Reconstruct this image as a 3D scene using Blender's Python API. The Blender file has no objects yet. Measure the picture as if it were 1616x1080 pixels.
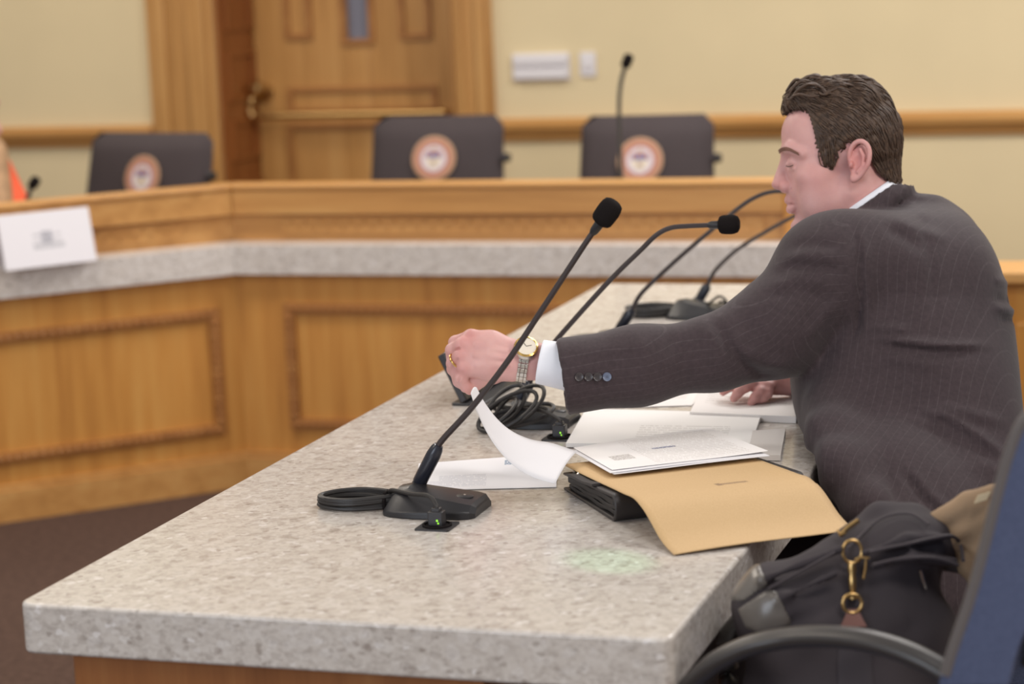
import bpy, bmesh, math, random
import numpy as np
from mathutils import Vector, Matrix
rnd = random.Random(7)
nrg = np.random.default_rng(11)
SC = bpy.context.scene
COL = SC.collection
R_ = math.radians

# ------------------------------------------------------------------ camera (calibrated)
FPX = 3629.68
YAW, PITCH, ROLL = R_(18.53614), R_(9.74922), R_(2.4298)
CAM = np.array([0.0, 0.0, 1.47])
def _cam_axes():
    cy, sy, cp, sp = math.cos(YAW), math.sin(YAW), math.cos(PITCH), math.sin(PITCH)
    f = np.array([-sy*cp, cy*cp, -sp]); r = np.array([cy, sy, 0.0]); d = np.cross(f, r)
    cr, sr = math.cos(ROLL), math.sin(ROLL)
    return np.array([cr*r + sr*d, -sr*r + cr*d, f])
M = _cam_axes()
def ray(x, y): return M.T @ np.array([(x-808)/FPX, (y-540)/FPX, 1.0])
def onz(x, y, z): d = ray(x, y); return CAM + d*((z-CAM[2])/d[2])      # point of the ray on height z
def ony(x, y, Y): d = ray(x, y); return CAM + d*(Y/d[1])               # point of the ray on the vertical plane Y
def atd(x, y, d): return CAM + ray(x, y)*d                              # point at depth d
def Q(x, y, d): return np.array([(x-808)/FPX*d, (y-540)/FPX*d, d])      # camera-axes metres
def c2w(v): return np.asarray(v) @ M + CAM
def w2c(v): return (np.asarray(v) - CAM) @ M.T

cam_d = bpy.data.cameras.new('camera'); cam = bpy.data.objects.new('camera', cam_d); COL.objects.link(cam)
cam_d.sensor_width = 36; cam_d.lens = 36*FPX/1616; cam_d.clip_start = 0.05
mw = Matrix.Identity(4)
for i in range(3):
    mw[i][0] = M[0][i]; mw[i][1] = -M[1][i]; mw[i][2] = -M[2][i]; mw[i][3] = CAM[i]
cam.matrix_world = mw
cam_d.dof.use_dof = True; cam_d.dof.focus_distance = 3.12; cam_d.dof.aperture_fstop = 3.9
SC.camera = cam
SC.view_settings.view_transform = 'Standard'; SC.view_settings.look = 'None'
SC.view_settings.gamma = 1.0; SC.view_settings.use_curve_mapping = False
SC.view_settings.exposure = 0.0

# ------------------------------------------------------------------ object helpers
WL = {}
def _setprops(o, label, cat, group, kind):
    if label: o['label'] = label
    if cat: o['category'] = cat
    if group: o['group'] = group
    if kind: o['kind'] = kind
def thing(name, label, cat, loc, group=None):
    o = bpy.data.objects.new(name, None); COL.objects.link(o)
    o.empty_display_size = 0.05
    o.location = [float(c) for c in loc]; WL[o.name] = np.array(loc, float)
    _setprops(o, label, cat, group, None)
    return o
def link_mesh(name, me, mats, parent, wl):
    o = bpy.data.objects.new(name, me); COL.objects.link(o)
    for m in (mats if isinstance(mats, (list, tuple)) else [mats]): me.materials.append(m)
    if parent is not None: o.parent = parent
    WL[o.name] = wl
    return o
def obj(name, mb, mats, parent=None, loc=None, smooth=35, bevel=0, bseg=2, sub=0, label=None, cat=None, group=None, kind=None, uv=None, solid=0):
    """link the shapes collected in mb (world coordinates) as one mesh object"""
    if parent is not None: wl = WL[parent.name]
    elif loc is not None: wl = np.array(loc, float)
    else: wl = np.zeros(3)
    v = np.array(mb.v, float) - wl
    me = bpy.data.meshes.new(name); me.from_pydata(v.tolist(), [], mb.f); 
    if mb.m and any(mb.m): me.polygons.foreach_set('material_index', mb.m)
    if mb.uv is not None:
        l = me.uv_layers.new(name='UVMap'); a = np.array(mb.uv)
        idx = np.empty(len(me.loops), int); me.loops.foreach_get('vertex_index', idx)
        l.data.foreach_set('uv', a[idx].astype(np.float32).ravel())
    if smooth:
        me.polygons.foreach_set('use_smooth', [True]*len(me.polygons))
        if smooth < 180: me.set_sharp_from_angle(angle=R_(smooth))
    me.update()
    o = link_mesh(name, me, mats, parent, wl)
    if parent is None: o.location = wl.tolist()
    if bevel:
        b = o.modifiers.new('bevel', 'BEVEL'); b.width = bevel; b.segments = bseg; b.limit_method = 'ANGLE'; b.angle_limit = R_(40)
        b.harden_normals = False
    if sub:
        s = o.modifiers.new('sub', 'SUBSURF'); s.levels = sub; s.render_levels = sub
    if solid:
        s = o.modifiers.new('solid', 'SOLIDIFY'); s.thickness = solid; s.offset = 0
    _setprops(o, label, cat, group, kind)
    return o
def dup(root, delta, rotz=0, label=None, group=None):
    def cp(o, par):
        c = o.copy(); COL.objects.link(c)
        if par is not None: c.parent = par
        WL[c.name] = WL[o.name] + np.array(delta, float)
        for ch in list(o.children): cp(ch, c)
        return c
    r = cp(root, None)
    r.location = Vector(root.location) + Vector([float(x) for x in delta]); r.rotation_euler = (0, 0, rotz)
    if label: r['label'] = label
    if group: r['group'] = group
    return r

class MB:
    def __init__(s): s.v = []; s.f = []; s.m = []; s.uv = None
    def add(s, v, f, mi=0):
        n = len(s.v); s.v += [tuple(map(float, p)) for p in v]; s.f += [tuple(i+n for i in q) for q in f]; s.m += [mi]*len(f); return s
    def box(s, c, size, rz=0, mi=0, R=None, taper=1.0):
        x, y, z = [q/2 for q in size]; c = np.array(c, float)
        p = np.array([(-x,-y,-z),(x,-y,-z),(x,y,-z),(-x,y,-z),(-x*taper,-y*taper,z),(x*taper,-y*taper,z),(x*taper,y*taper,z),(-x*taper,y*taper,z)])
        if R is None:
            cr, sr = math.cos(rz), math.sin(rz); R = np.array([[cr,-sr,0],[sr,cr,0],[0,0,1]])
        return s.add(p @ np.array(R).T + c, [(3,2,1,0),(4,5,6,7),(0,1,5,4),(1,2,6,5),(2,3,7,6),(3,0,4,7)], mi)
    def bb(s, lo, hi, mi=0):
        lo = np.array(lo, float); hi = np.array(hi, float); return s.box((lo+hi)/2, hi-lo, mi=mi)
    def tube(s, pts, r, n=10, closed=False, mi=0, flat=1.0, up=None, caps=True):
        P = np.array(pts, float); N = len(P); r = np.broadcast_to(np.array(r, float), (N,))
        T = np.zeros_like(P)
        for i in range(N):
            a = P[(i-1) % N] if closed or i > 0 else P[i]; b = P[(i+1) % N] if closed or i < N-1 else P[i]
            T[i] = (b-a)/(np.linalg.norm(b-a)+1e-12)
        u = np.array(up, float) if up is not None else (np.array([0,0,1.0]) if abs(T[0][2]) < .9 else np.array([1.0,0,0]))
        vs = []
        for i in range(N):
            if up is not None: u = np.array(up, float)
            u = u - T[i]*(u@T[i]); u = u/(np.linalg.norm(u)+1e-12); w = np.cross(T[i], u)
            for k in range(n):
                a = 2*math.pi*k/n; vs.append(P[i] + r[i]*(math.cos(a)*u*flat + math.sin(a)*w))
        fs = []
        for i in range(N if closed else N-1):
            j = (i+1) % N
            for k in range(n): k2 = (k+1) % n; fs.append((i*n+k, i*n+k2, j*n+k2, j*n+k))
        if not closed and caps: fs.append(tuple(range(n))[::-1]); fs.append(tuple((N-1)*n+k for k in range(n)))
        return s.add(vs, fs, mi)
    def lathe(s, prof, c=(0,0,0), axis=(0,0,1), n=28, mi=0, sx=1.0, capend=True):
        a = np.array(axis, float); a /= np.linalg.norm(a)
        u = np.cross(a, [0,0,1.0]) if abs(a[2]) < .9 else np.array([1.0,0,0]); u -= a*(u@a); u /= np.linalg.norm(u); w = np.cross(a, u)
        c = np.array(c, float); vs = []
        for (r, h) in prof:
            for k in range(n):
                t = 2*math.pi*k/n; vs.append(c + a*h + r*(math.cos(t)*u*sx + math.sin(t)*w))
        fs = []
        for i in range(len(prof)-1):
            for k in range(n): k2 = (k+1) % n; fs.append((i*n+k, i*n+k2, (i+1)*n+k2, (i+1)*n+k))
        if capend: fs.append(tuple(range(n))[::-1]); fs.append(tuple((len(prof)-1)*n+k for k in range(n)))
        return s.add(vs, fs, mi)
    def prism(s, poly, z0, z1, mi=0):
        """vertical prism over a counter-clockwise plan outline"""
        n = len(poly); v = [(x, y, z0) for x, y in poly] + [(x, y, z1) for x, y in poly]
        f = [tuple(range(n))[::-1], tuple(range(n, 2*n))] + [(i, (i+1) % n, n+(i+1) % n, n+i) for i in range(n)]
        return s.add(v, f, mi)
    def extrude(s, poly3, d, mi=0):
        """planar polygon extruded along d"""
        P = np.array(poly3, float); n = len(P); d = np.array(d, float)
        v = list(P) + list(P+d); f = [tuple(range(n)), tuple(range(n, 2*n))[::-1]] + [(i, n+i, n+(i+1) % n, (i+1) % n) for i in range(n)]
        return s.add(v, f, mi)
    def sheet(s, G, t=0.0, mi=0):
        """grid of points nu x nv x 3; t>0 makes a closed solid of that thickness, with uv"""
        G = np.array(G, float); nu, nv = G.shape[:2]
        du = np.gradient(G, axis=0); dv = np.gradient(G, axis=1); nn = np.cross(du, dv); nn /= np.linalg.norm(nn, axis=2, keepdims=True)+1e-12
        uu, vv = np.meshgrid(np.linspace(0,1,nu), np.linspace(0,1,nv), indexing='ij'); uvs = np.stack([uu, vv], -1).reshape(-1, 2)
        base = len(s.v); I = np.arange(nu*nv).reshape(nu, nv)
        q = [(I[i,j], I[i+1,j], I[i+1,j+1], I[i,j+1]) for i in range(nu-1) for j in range(nv-1)]
        if s.uv is None: s.uv = [(0,0)]*base
        if t <= 0:
            s.add(G.reshape(-1,3), q, mi); s.uv += [tuple(x) for x in uvs]
        else:
            A = (G + nn*t/2).reshape(-1,3); B = (G - nn*t/2).reshape(-1,3); o = nu*nv
            f = q + [tuple(o+x for x in r[::-1]) for r in q]
            ring = [I[i,0] for i in range(nu)] + [I[nu-1,j] for j in range(1,nv)] + [I[i,nv-1] for i in range(nu-2,-1,-1)] + [I[0,j] for j in range(nv-2,0,-1)]
            f += [(ring[(i+1) % len(ring)], ring[i], o+ring[i], o+ring[(i+1) % len(ring)]) for i in range(len(ring))]
            s.add(np.vstack([A, B]), f, mi); s.uv += [tuple(x) for x in uvs]*2
        return s

def spline(pts, n=8, closed=False):
    P = np.array(pts, float); N = len(P); out = []
    for i in range(N if closed else N-1):
        if closed: a, b, c, d = P[(i-1) % N], P[i], P[(i+1) % N], P[(i+2) % N]
        else: a, b, c, d = P[max(i-1,0)], P[i], P[i+1], P[min(i+2,N-1)]
        for k in range(n):
            t = k/n; out.append(.5*((2*b)+(c-a)*t+(2*a-5*b+4*c-d)*t*t+(3*b-a-3*c+d)*t**3))
    if not closed: out.append(P[-1])
    return np.array(out)
def rrect(cx, cy, w, d, r, n=5, rz=0):
    o = []
    for (sx, sy, a0) in ((1,1,0),(-1,1,90),(-1,-1,180),(1,-1,270)):
        for k in range(n+1):
            a = R_(a0+90*k/n); o.append((sx*(w/2-r)+r*math.cos(a), sy*(d/2-r)+r*math.sin(a)))
    c, s = math.cos(rz), math.sin(rz)
    return [(cx+x*c-y*s, cy+x*s+y*c) for x, y in o]

# ------------------------------------------------------------------ materials
def S(r, g, b):
    def l(c): c /= 255; return c/12.92 if c <= .04045 else ((c+.055)/1.055)**2.4
    return (l(r), l(g), l(b), 1)
class NT:
    def __init__(s, name):
        s.mat = bpy.data.materials.new(name); s.mat.use_nodes = True; s.t = s.mat.node_tree; s.b = s.t.nodes['Principled BSDF']
    def n(s, t, **kw):
        x = s.t.nodes.new(t)
        for k, v in kw.items():
            if k in x.inputs: x.inputs[k].default_value = v
            else: setattr(x, k, v)
        return x
    def l(s, a, b): s.t.links.new(a, b)
    def coord(s, kind='Object', scale=(1,1,1), rot=(0,0,0)):
        c = s.n('ShaderNodeTexCoord'); m = s.n('ShaderNodeMapping'); m.inputs['Scale'].default_value = scale; m.inputs['Rotation'].default_value = rot
        s.l(c.outputs[kind], m.inputs['Vector']); return m.outputs['Vector']
    def noise(s, vec, scale, detail=3, rough=.5):
        x = s.n('ShaderNodeTexNoise'); x.inputs['Scale'].default_value = scale; x.inputs['Detail'].default_value = detail; x.inputs['Roughness'].default_value = rough
        s.l(vec, x.inputs['Vector']); return x.outputs['Fac']
    def ramp(s, fac, stops):
        x = s.n('ShaderNodeValToRGB'); e = x.color_ramp.elements
        while len(e) < len(stops): e.new(0.5)
        for i, (p, c) in enumerate(stops): e[i].position = p; e[i].color = c
        s.l(fac, x.inputs['Fac']); return x.outputs['Color']
    def mix(s, fac, a, b, mode='MIX'):
        x = s.n('ShaderNodeMix', data_type='RGBA', blend_type=mode)
        for sock, val in ((x.inputs[0], fac), (x.inputs[6], a), (x.inputs[7], b)):
            if isinstance(val, (int, float, tuple)): sock.default_value = val
            else: s.l(val, sock)
        return x.outputs[2]
    def math(s, op, a, b=0.0, clamp=False):
        x = s.n('ShaderNodeMath', operation=op, use_clamp=clamp)
        for sock, val in ((x.inputs[0], a), (x.inputs[1], b)):
            if isinstance(val, (int, float)): sock.default_value = val
            else: s.l(val, sock)
        return x.outputs[0]
    def bump(s, h, strength=.2, dist=.002):
        x = s.n('ShaderNodeBump'); x.inputs['Strength'].default_value = strength; x.inputs['Distance'].default_value = dist
        s.l(h, x.inputs['Height']); s.l(x.outputs['Normal'], s.b.inputs['Normal'])
    def base(s, c):
        if isinstance(c, tuple): s.b.inputs['Base Color'].default_value = c
        else: s.l(c, s.b.inputs['Base Color'])
    def set(s, **kw):
        for k, v in kw.items(): s.b.inputs[k.replace('_', ' ')].default_value = v
        return s
def plain(name, col, rough=.5, metal=0.0, spec=.5, noise=0.0, nscale=60, bump=0.0, bscale=400, sheen=0.0, coat=0.0):
    t = NT(name); t.set(Roughness=rough, Metallic=metal); t.b.inputs['Specular IOR Level'].default_value = spec
    if noise:
        f = t.noise(t.coord(), nscale, 4); a = tuple(c*(1-noise) for c in col[:3])+(1,); b = tuple(min(1, c*(1+noise)) for c in col[:3])+(1,)
        t.base(t.ramp(f, [(.3, a), (.7, b)]))
    else: t.base(col)
    if bump: t.bump(t.noise(t.coord(), bscale, 2), bump, .001)
    if sheen: t.b.inputs['Sheen Weight'].default_value = sheen
    if coat: t.b.inputs['Coat Weight'].default_value = coat
    return t.mat
def oak(name, dark, mid, light, axis='z', rough=.35, scale=1.0, rot=(0,0,0)):
    t = NT(name); sc = {'z': (22,22,1.3), 'x': (1.3,22,22), 'y': (22,1.3,22)}[axis]
    v = t.coord('Object', tuple(k*scale for k in sc), rot)
    f = t.noise(v, 1.0, 6, .62); f2 = t.noise(v, 6.0, 4, .6); g = t.noise(t.coord(), 2.2, 2)
    c = t.ramp(f, [(.28, dark), (.5, mid), (.75, light)])
    c = t.mix(t.math('MULTIPLY', f2, .28), c, tuple(x*.6 for x in dark[:3])+(1,))
    c = t.mix(t.math('MULTIPLY', g, .25), c, light)
    t.base(c); t.set(Roughness=rough); t.bump(f2, .08, .001); return t.mat
def granite(name, tint=(1,1,1), scale=1.0, rough=.2):
    t = NT(name)
    T = lambda r,g,b: tuple(x*y for x, y in zip(S(r,g,b)[:3], tint))+(1,)
    v0 = t.coord('Object', (40*scale, 40*scale, 56*scale))
    w = t.n('ShaderNodeTexNoise'); w.inputs['Scale'].default_value = 1.6; w.inputs['Detail'].default_value = 3; t.l(v0, w.inputs['Vector'])
    mx = t.n('ShaderNodeMix', data_type='VECTOR'); mx.inputs[0].default_value = .12; t.l(v0, mx.inputs[4]); t.l(w.outputs['Color'], mx.inputs[5])
    def vor(sc):
        x = t.n('ShaderNodeTexVoronoi'); x.inputs['Scale'].default_value = sc; t.l(mx.outputs[1], x.inputs['Vector'])
        b = t.n('ShaderNodeRGBToBW'); t.l(x.outputs['Color'], b.inputs['Color']); return b.outputs['Val']
    a = t.ramp(vor(2.3), [(.15, T(166,153,139)), (.3, T(205,194,178)), (.65, T(214,204,188)), (.9, T(236,229,217))])
    b = t.ramp(vor(5.0), [(.2, T(176,165,152)), (.5, T(212,202,187)), (.85, T(226,218,204))])
    c = t.mix(.5, a, b)
    n1 = t.ramp(t.noise(v0, 1.1, 6, .65), [(.36, T(156,144,131)), (.47, T(212,202,187)), (.62, T(214,204,189)), (.74, T(234,227,215))])
    c = t.mix(.34, c, n1)
    fl = t.ramp(vor(3.6), [(.86, (0,0,0,1)), (.9, (1,1,1,1))]); fd = t.ramp(vor(4.4), [(.1, (1,1,1,1)), (.14, (0,0,0,1))])
    c = t.mix(t.math('MULTIPLY', fl, .7), c, T(240,233,222)); c = t.mix(t.math('MULTIPLY', fd, .55), c, T(150,136,122))
    t.base(c); t.set(Roughness=rough); return t.mat
def printed(name, paper, ink, lines=26, margin=.1, rng=None, cols=1.0, seal=None, marks=()):
    """paper with rows of small illegible print in its own uv space"""
    t = NT(name); t.set(Roughness=.75)
    tc = t.n('ShaderNodeTexCoord'); sx = t.n('ShaderNodeSeparateXYZ'); t.l(tc.outputs['UV'], sx.inputs[0]); u, v = sx.outputs[0], sx.outputs[1]
    r = t.math('MULTIPLY', v, float(lines)); fr = t.math('FRACT', r); row = t.math('FLOOR', r)
    on = t.math('LESS_THAN', fr, .42)
    cb = t.n('ShaderNodeCombineXYZ'); t.l(t.math('MULTIPLY', u, 55.0*cols), cb.inputs[0]); t.l(t.math('MULTIPLY', row, 7.3), cb.inputs[1])
    w = t.n('ShaderNodeTexNoise'); w.inputs['Scale'].default_value = 1.0; w.inputs['Detail'].default_value = 1; t.l(cb.outputs[0], w.inputs['Vector'])
    on = t.math('MULTIPLY', on, t.math('GREATER_THAN', w.outputs['Fac'], .42))
    u0, u1, v0, v1 = rng or (margin, 1-margin, margin, 1-margin)
    def inr(x, a, b): return t.math('MULTIPLY', t.math('GREATER_THAN', x, a), t.math('LESS_THAN', x, b))
    on = t.math('MULTIPLY', on, t.math('MULTIPLY', inr(u, u0, u1), inr(v, v0, v1)))
    c = t.mix(t.math('MULTIPLY', on, .5), paper, ink)
    for (a, b, e, g, col) in marks:
        cb2 = t.n('ShaderNodeCombineXYZ'); t.l(t.math('MULTIPLY', u, 90.0), cb2.inputs[0]); t.l(t.math('MULTIPLY', v, 60.0), cb2.inputs[1])
        w2 = t.n('ShaderNodeTexNoise'); w2.inputs['Scale'].default_value = 1.0; t.l(cb2.outputs[0], w2.inputs['Vector'])
        k = t.math('MULTIPLY', t.math('MULTIPLY', inr(u, a, b), inr(v, e, g)), t.math('GREATER_THAN', w2.outputs['Fac'], .43))
        c = t.mix(k, c, col)
    t.base(c); return t.mat

MAT = {}
MAT['wall'] = plain('wall_paint', S(224,206,166), .85, noise=.03, nscale=3, bump=.05, bscale=120)
MAT['carpet'] = plain('carpet', S(84,66,58), .95, spec=.1, noise=.22, nscale=55, bump=.5, bscale=500)
MAT['oak'] = oak('oak', S(178,118,56), S(206,145,72), S(220,166,92))
MAT['oak_h'] = oak('oak_rail', S(170,118,62), S(200,146,84), S(216,168,104), 'x')
MAT['oak_door'] = oak('oak_door', S(164,116,60), S(194,142,80), S(210,162,100))
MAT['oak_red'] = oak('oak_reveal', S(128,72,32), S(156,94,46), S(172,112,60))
MAT['oak_dk'] = oak('oak_moulding', S(144,94,50), S(172,116,64), S(190,138,80), 'x')
MAT['granite'] = granite('granite_table', (.90,.92,1.0))
MAT['granite2'] = granite('granite_dais_daylit', (1.03,1.07,1.19), 1.0, .3)  # lighter, bluer tint puts the cool daylight on the dais into the colour
MAT['black'] = plain('black_plastic', S(42,40,42), .42)
MAT['mic'] = plain('microphone_black', S(36,35,38), .38)
MAT['stemm'] = plain('stem_lacquer', S(34,36,46), .28)
MAT['neck'] = plain('gooseneck_rubber', S(52,42,42), .5)
MAT['foam'] = plain('foam_black', S(30,26,26), .95, spec=.1, bump=.6, bscale=900)
MAT['cable'] = plain('cable_rubber', S(40,37,36), .5)
MAT['paper'] = plain('paper_white', S(226,224,227), .7)
MAT['leather'] = plain('black_leather', S(46,42,42), .5, noise=.08, nscale=40, bump=.12, bscale=350)
MAT['chairback'] = plain('chair_leather', S(70,62,63), .8, spec=.25, noise=.04, nscale=12)
MAT['brass'] = plain('brass', S(206,170,112), .3, 1.0)
MAT['steel'] = plain('steel', S(205,200,192), .25, 1.0)
MAT['gold'] = plain('gold', S(222,184,110), .25, 1.0)
MAT['darkmetal'] = plain('dark_metal', S(60,56,54), .4, .6)
MAT['plate'] = plain('switch_plate', S(226,222,224), .5)

# ------------------------------------------------------------------ the room
YW = 8.0                                   # back wall
def struct(name, mb, m, **kw): return obj(name, mb, m, kind='structure', **kw)
dl, dr = ony(243, 150, YW)[0], ony(783, 170, YW)[0]       # outer edges of the door casing
OL, OR = ony(347, 150, YW)[0], ony(722, 170, YW)[0]       # opening between casings
DTOP = 2.12
mb = MB()
mb.bb((-9.5, YW, 0), (OL, YW+.4, 3.3)); mb.bb((OR, YW, 0), (5.5, YW+.4, 3.3)); mb.bb((OL, YW, DTOP), (OR, YW+.4, 3.3)); mb.bb((OL, YW+.39, 0), (OR, YW+.4, DTOP))
struct('wall_back', mb, MAT['wall'])
mb = MB(); mb.bb((-9.5, -6, -.1), (5.5, YW+.4, 0)); struct('floor', mb, MAT['carpet'])
def rail(name, x0, x1):
    z0 = .772; prof = [(0,0),(.018,0),(.02,.012),(.028,.018),(.032,.03),(.045,.038),(.05,.05),(.05,.062),(.03,.075),(0,.08)]
    m = MB(); m.extrude([(x0, YW-a, z0+b) for a, b in prof], (x1-x0, 0, 0)); struct(name, m, MAT['oak_h'])
rail('trim_1', -9.5, dl-.002); rail('trim_2', dr+.002, 5.5)
m = MB(); m.bb((-9.5, YW-.02, 0), (dl-.002, YW, .14)); struct('baseboard_left', m, MAT['oak_h'])
m = MB(); m.bb((dr+.002, YW-.02, 0), (5.5, YW, .14)); struct('baseboard_right', m, MAT['oak_h'])
# door in its deep panelled recess
mb = MB()
for a, b in ((dl, OL), (OR, dr)):
    mb.bb((a, YW-.03, 0), (b, YW+.002, DTOP+.17)); w = b-a
    mb.bb((a+w*.12, YW-.042, .2), (a+w*.3, YW-.03, DTOP)); mb.bb((a+w*.62, YW-.048, .2), (a+w*.9, YW-.03, DTOP))
mb.bb((dl, YW-.035, DTOP), (dr, YW+.002, DTOP+.2))
struct('trim_3', mb, MAT['oak_door'], bevel=.006)
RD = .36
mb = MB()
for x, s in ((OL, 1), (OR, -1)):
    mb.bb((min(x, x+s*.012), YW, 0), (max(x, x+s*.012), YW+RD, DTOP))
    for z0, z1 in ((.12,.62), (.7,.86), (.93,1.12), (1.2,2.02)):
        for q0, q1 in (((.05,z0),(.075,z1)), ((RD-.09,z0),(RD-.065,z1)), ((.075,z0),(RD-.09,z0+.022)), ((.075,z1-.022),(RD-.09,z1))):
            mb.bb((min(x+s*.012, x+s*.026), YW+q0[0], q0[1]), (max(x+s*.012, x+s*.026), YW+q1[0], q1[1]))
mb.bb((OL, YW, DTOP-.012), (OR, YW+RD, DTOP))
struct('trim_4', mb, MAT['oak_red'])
YD = YW+.3; dx0, dx1 = OL+.014, OR-.014
mb = MB()
def P(x, y): p = ony(x, y, YD); return p[0], p[2]
gx0, gz0 = P(548, 62); gx1, _ = P(584, 62)
mb.bb((dx0, YD, .01), (gx0, YD+.05, DTOP-.014)); mb.bb((gx1, YD, .01), (dx1, YD+.05, DTOP-.014)); mb.bb((gx0, YD, .01), (gx1, YD+.05, gz0)); mb.bb((gx0, YD, 1.95), (gx1, YD+.05, DTOP-.014))
def panel(x0, z0, x1, z1, t=.02, pr=.014):
    mb.bb((x0, YD-pr, z0), (x1, YD, z0+t)); mb.bb((x0, YD-pr, z1-t), (x1, YD, z1)); mb.bb((x0, YD-pr, z0+t), (x0+t, YD, z1-t)); mb.bb((x1-t, YD-pr, z0+t), (x1, YD, z1-t))
door = struct('door_1', mb, MAT['oak_door'], bevel=.004)
WLd = WL[door.name]
mb = MB()
for a, b, c, d in ((455,138,692,176), (455,196,692,300)):
    x0, z1 = P(a, b); x1, z0 = P(c, d); panel(x0, z0, x1, z1)
for a, c in ((452, 494), (632, 682)):
    x0, z0 = P(a, 62); x1, _ = P(c, 62); panel(x0, z0, x1, 1.95)
x0, z0 = P(470, 330); panel(x0, .15, P(690, 330)[0], z0-.05)
panel(gx0-.02, gz0-.02, gx1+.02, 1.97)
obj('door_panel', mb, MAT['oak_dk'], parent=door)
t = NT('door_glass'); t.base(S(150,150,165)); t.set(Roughness=.1); t.b.inputs['Transmission Weight'].default_value = .35
mb = MB(); mb.bb((gx0, YD+.018, gz0), (gx1, YD+.026, 1.95)); obj('glass', mb, t.mat, parent=door)
# push bar
bx0, bz = P(410, 181); bx1, _ = P(722, 172)
mb = MB(); yb = YD-.075
mb.tube(spline([(bx0+.03, YD-.012, bz+.09), (bx0+.012, yb, bz+.075), (bx0, yb-.01, bz+.03), (bx0+.012, yb-.01, bz), (bx0+.07, yb-.01, bz), (bx1-.08, yb-.01, bz), (bx1-.05, yb, bz), (bx1-.045, YD-.002, bz)], 6), .0125, 12)
bar = obj('push_bar', mb, MAT['brass'], parent=door, label='brass push bar')
mb = MB()
mb.lathe([(.0,0),(.034,0),(.036,.012),(.03,.02),(0,.024)], (bx0+.03, YD, bz+.09), (0,-1,0), 20)
mb.lathe([(0,0),(.02,0),(.02,.05),(.03,.055),(.033,.07),(.022,.085),(0,.088)], (bx0+.03, YD-.02, bz+.105), (0,-1,0), 20)
obj('bar_mount', mb, MAT['brass'], parent=bar)

# wall plates right of the door
def plate(x0, y0, x1, y1, Y=YW):
    a = ony(x0, y1, Y); b = ony(x1, y0, Y); return a, b
a, b = plate(811, 83, 899, 128)
t1 = thing('wall_panel', 'wide white wall panel of two stacked strips beside the door casing', 'wall panel', ((a[0]+b[0])/2, YW, a[2]))
mb = MB(); mb.bb((a[0], YW-.012, a[2]), (b[0], YW, b[2])); obj('backplate', mb, MAT['plate'], parent=t1, bevel=.003)
zm = (a[2]+b[2])/2
for z0, z1 in ((a[2]+.006, zm-.006), (zm+.006, b[2]-.006)):
    mb = MB(); mb.bb((a[0]+.006, YW-.026, z0), (b[0]-.006, YW-.012, z1)); obj('strip', mb, MAT['plate'], parent=t1, bevel=.004)
a, b = plate(917, 82, 940, 121)
t1 = thing('switch_plate', 'small upright white switch plate right of the wide wall panel', 'switch', ((a[0]+b[0])/2, YW, a[2]))
mb = MB(); mb.bb((a[0], YW-.01, a[2]), (b[0], YW, b[2])); obj('backplate', mb, MAT['plate'], parent=t1, bevel=.003)
mb = MB(); w = b[0]-a[0]; mb.bb((a[0]+w*.28, YW-.017, a[2]+.025), (b[0]-w*.28, YW-.01, b[2]-.025)); obj('rocker', mb, MAT['plate'], parent=t1, bevel=.002)

# ------------------------------------------------------------------ the dais: two oak fronts, one granite counter, two ledges
Y0 = 5.78                                  # face of the straight front
XC = onz(393, 766, 0)[0]                   # corner of the base
s45 = math.sqrt(.5)
XR = ony(1345, 400, 5.78)[0]                                   # the straight front runs on behind the man
# local frames: straight: along +X from the corner; wing: along (-s,-s) from the corner, outward normal (+s,-s)
def fr_straight(a, o, z): return (XC+a, Y0-o, z)
def fr_wing(a, o, z): return (XC - a*s45 + o*s45, Y0 - a*s45 - o*s45, z)
t22 = math.tan(R_(22.5))
def strip(mb, fr, a0, a1, o0, o1, z0, z1, join=False, mi=0, mitre_end=True):
    """box in a front's own frame (a along, o outwards); its corner end is mitred so that the two fronts meet in a clean seam"""
    # inner corner: at outward offset o the two faces meet at a = o*t22 (concave corner)
    c0 = (lambda o: o*t22) if join else (lambda o: a0)
    v = [fr(c0(o0), o0, z0), fr(a1, o0, z0), fr(a1, o1, z0), fr(c0(o1), o1, z0), fr(c0(o0), o0, z1), fr(a1, o0, z1), fr(a1, o1, z1), fr(c0(o1), o1, z1)]
    f = [(0,1,2,3),(7,6,5,4),(0,4,5,1),(1,5,6,2),(2,6,7,3),(3,7,4,0)]
    if fr is fr_wing: f = f
    else: f = [q[::-1] for q in f]
    mb.add(v, f, mi)
GB, GT = .609, .690
LW = 2.6; LS = XR-XC
def moulding(fr, a0, a1, z0, z1, bead):
    m = MB(); w = .03
    for q in ((a0, a1, z0, z0+w), (a0, a1, z1-w, z1), (a0, a0+w, z0+w, z1-w), (a1-w, a1, z0+w, z1-w)):
        strip(m, fr, q[0], q[1], 0, .012, q[2], q[3])
    bm_ = MB()
    def beadrow(p, q, n):
        for i in range(n):
            t = (i+.5)/n; c = np.array(p)*(1-t)+np.array(q)*t
            bm_.lathe([(0,-.009),(.006,-.0065),(.009,0),(.006,.0065),(0,.009)], c, (0,0,1), 8, capend=False)
    if bead:
        n = int((a1-a0)/.024); k = int((z1-z0)/.024)
        for zz in (z0+w/2, z1-w/2): beadrow(fr(a0+w/2, .013, zz), fr(a1-w/2, .013, zz), n)
        for aa in (a0+w/2, a1-w/2): beadrow(fr(aa, .013, z0+w), fr(aa, .013, z1-w), k)
    return m, bm_
def wing_a(x, y, o=0.0):
    # parameter a on the wing face for an image point
    d = ray(x, y); n = np.array([s45, -s45, 0]); p0 = np.array(fr_wing(0, o, 0)); t = ((p0-CAM)@n)/(d@n); p = CAM+d*t
    return ((p-p0)@np.array([-s45, -s45, 0])), p[2]
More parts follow.
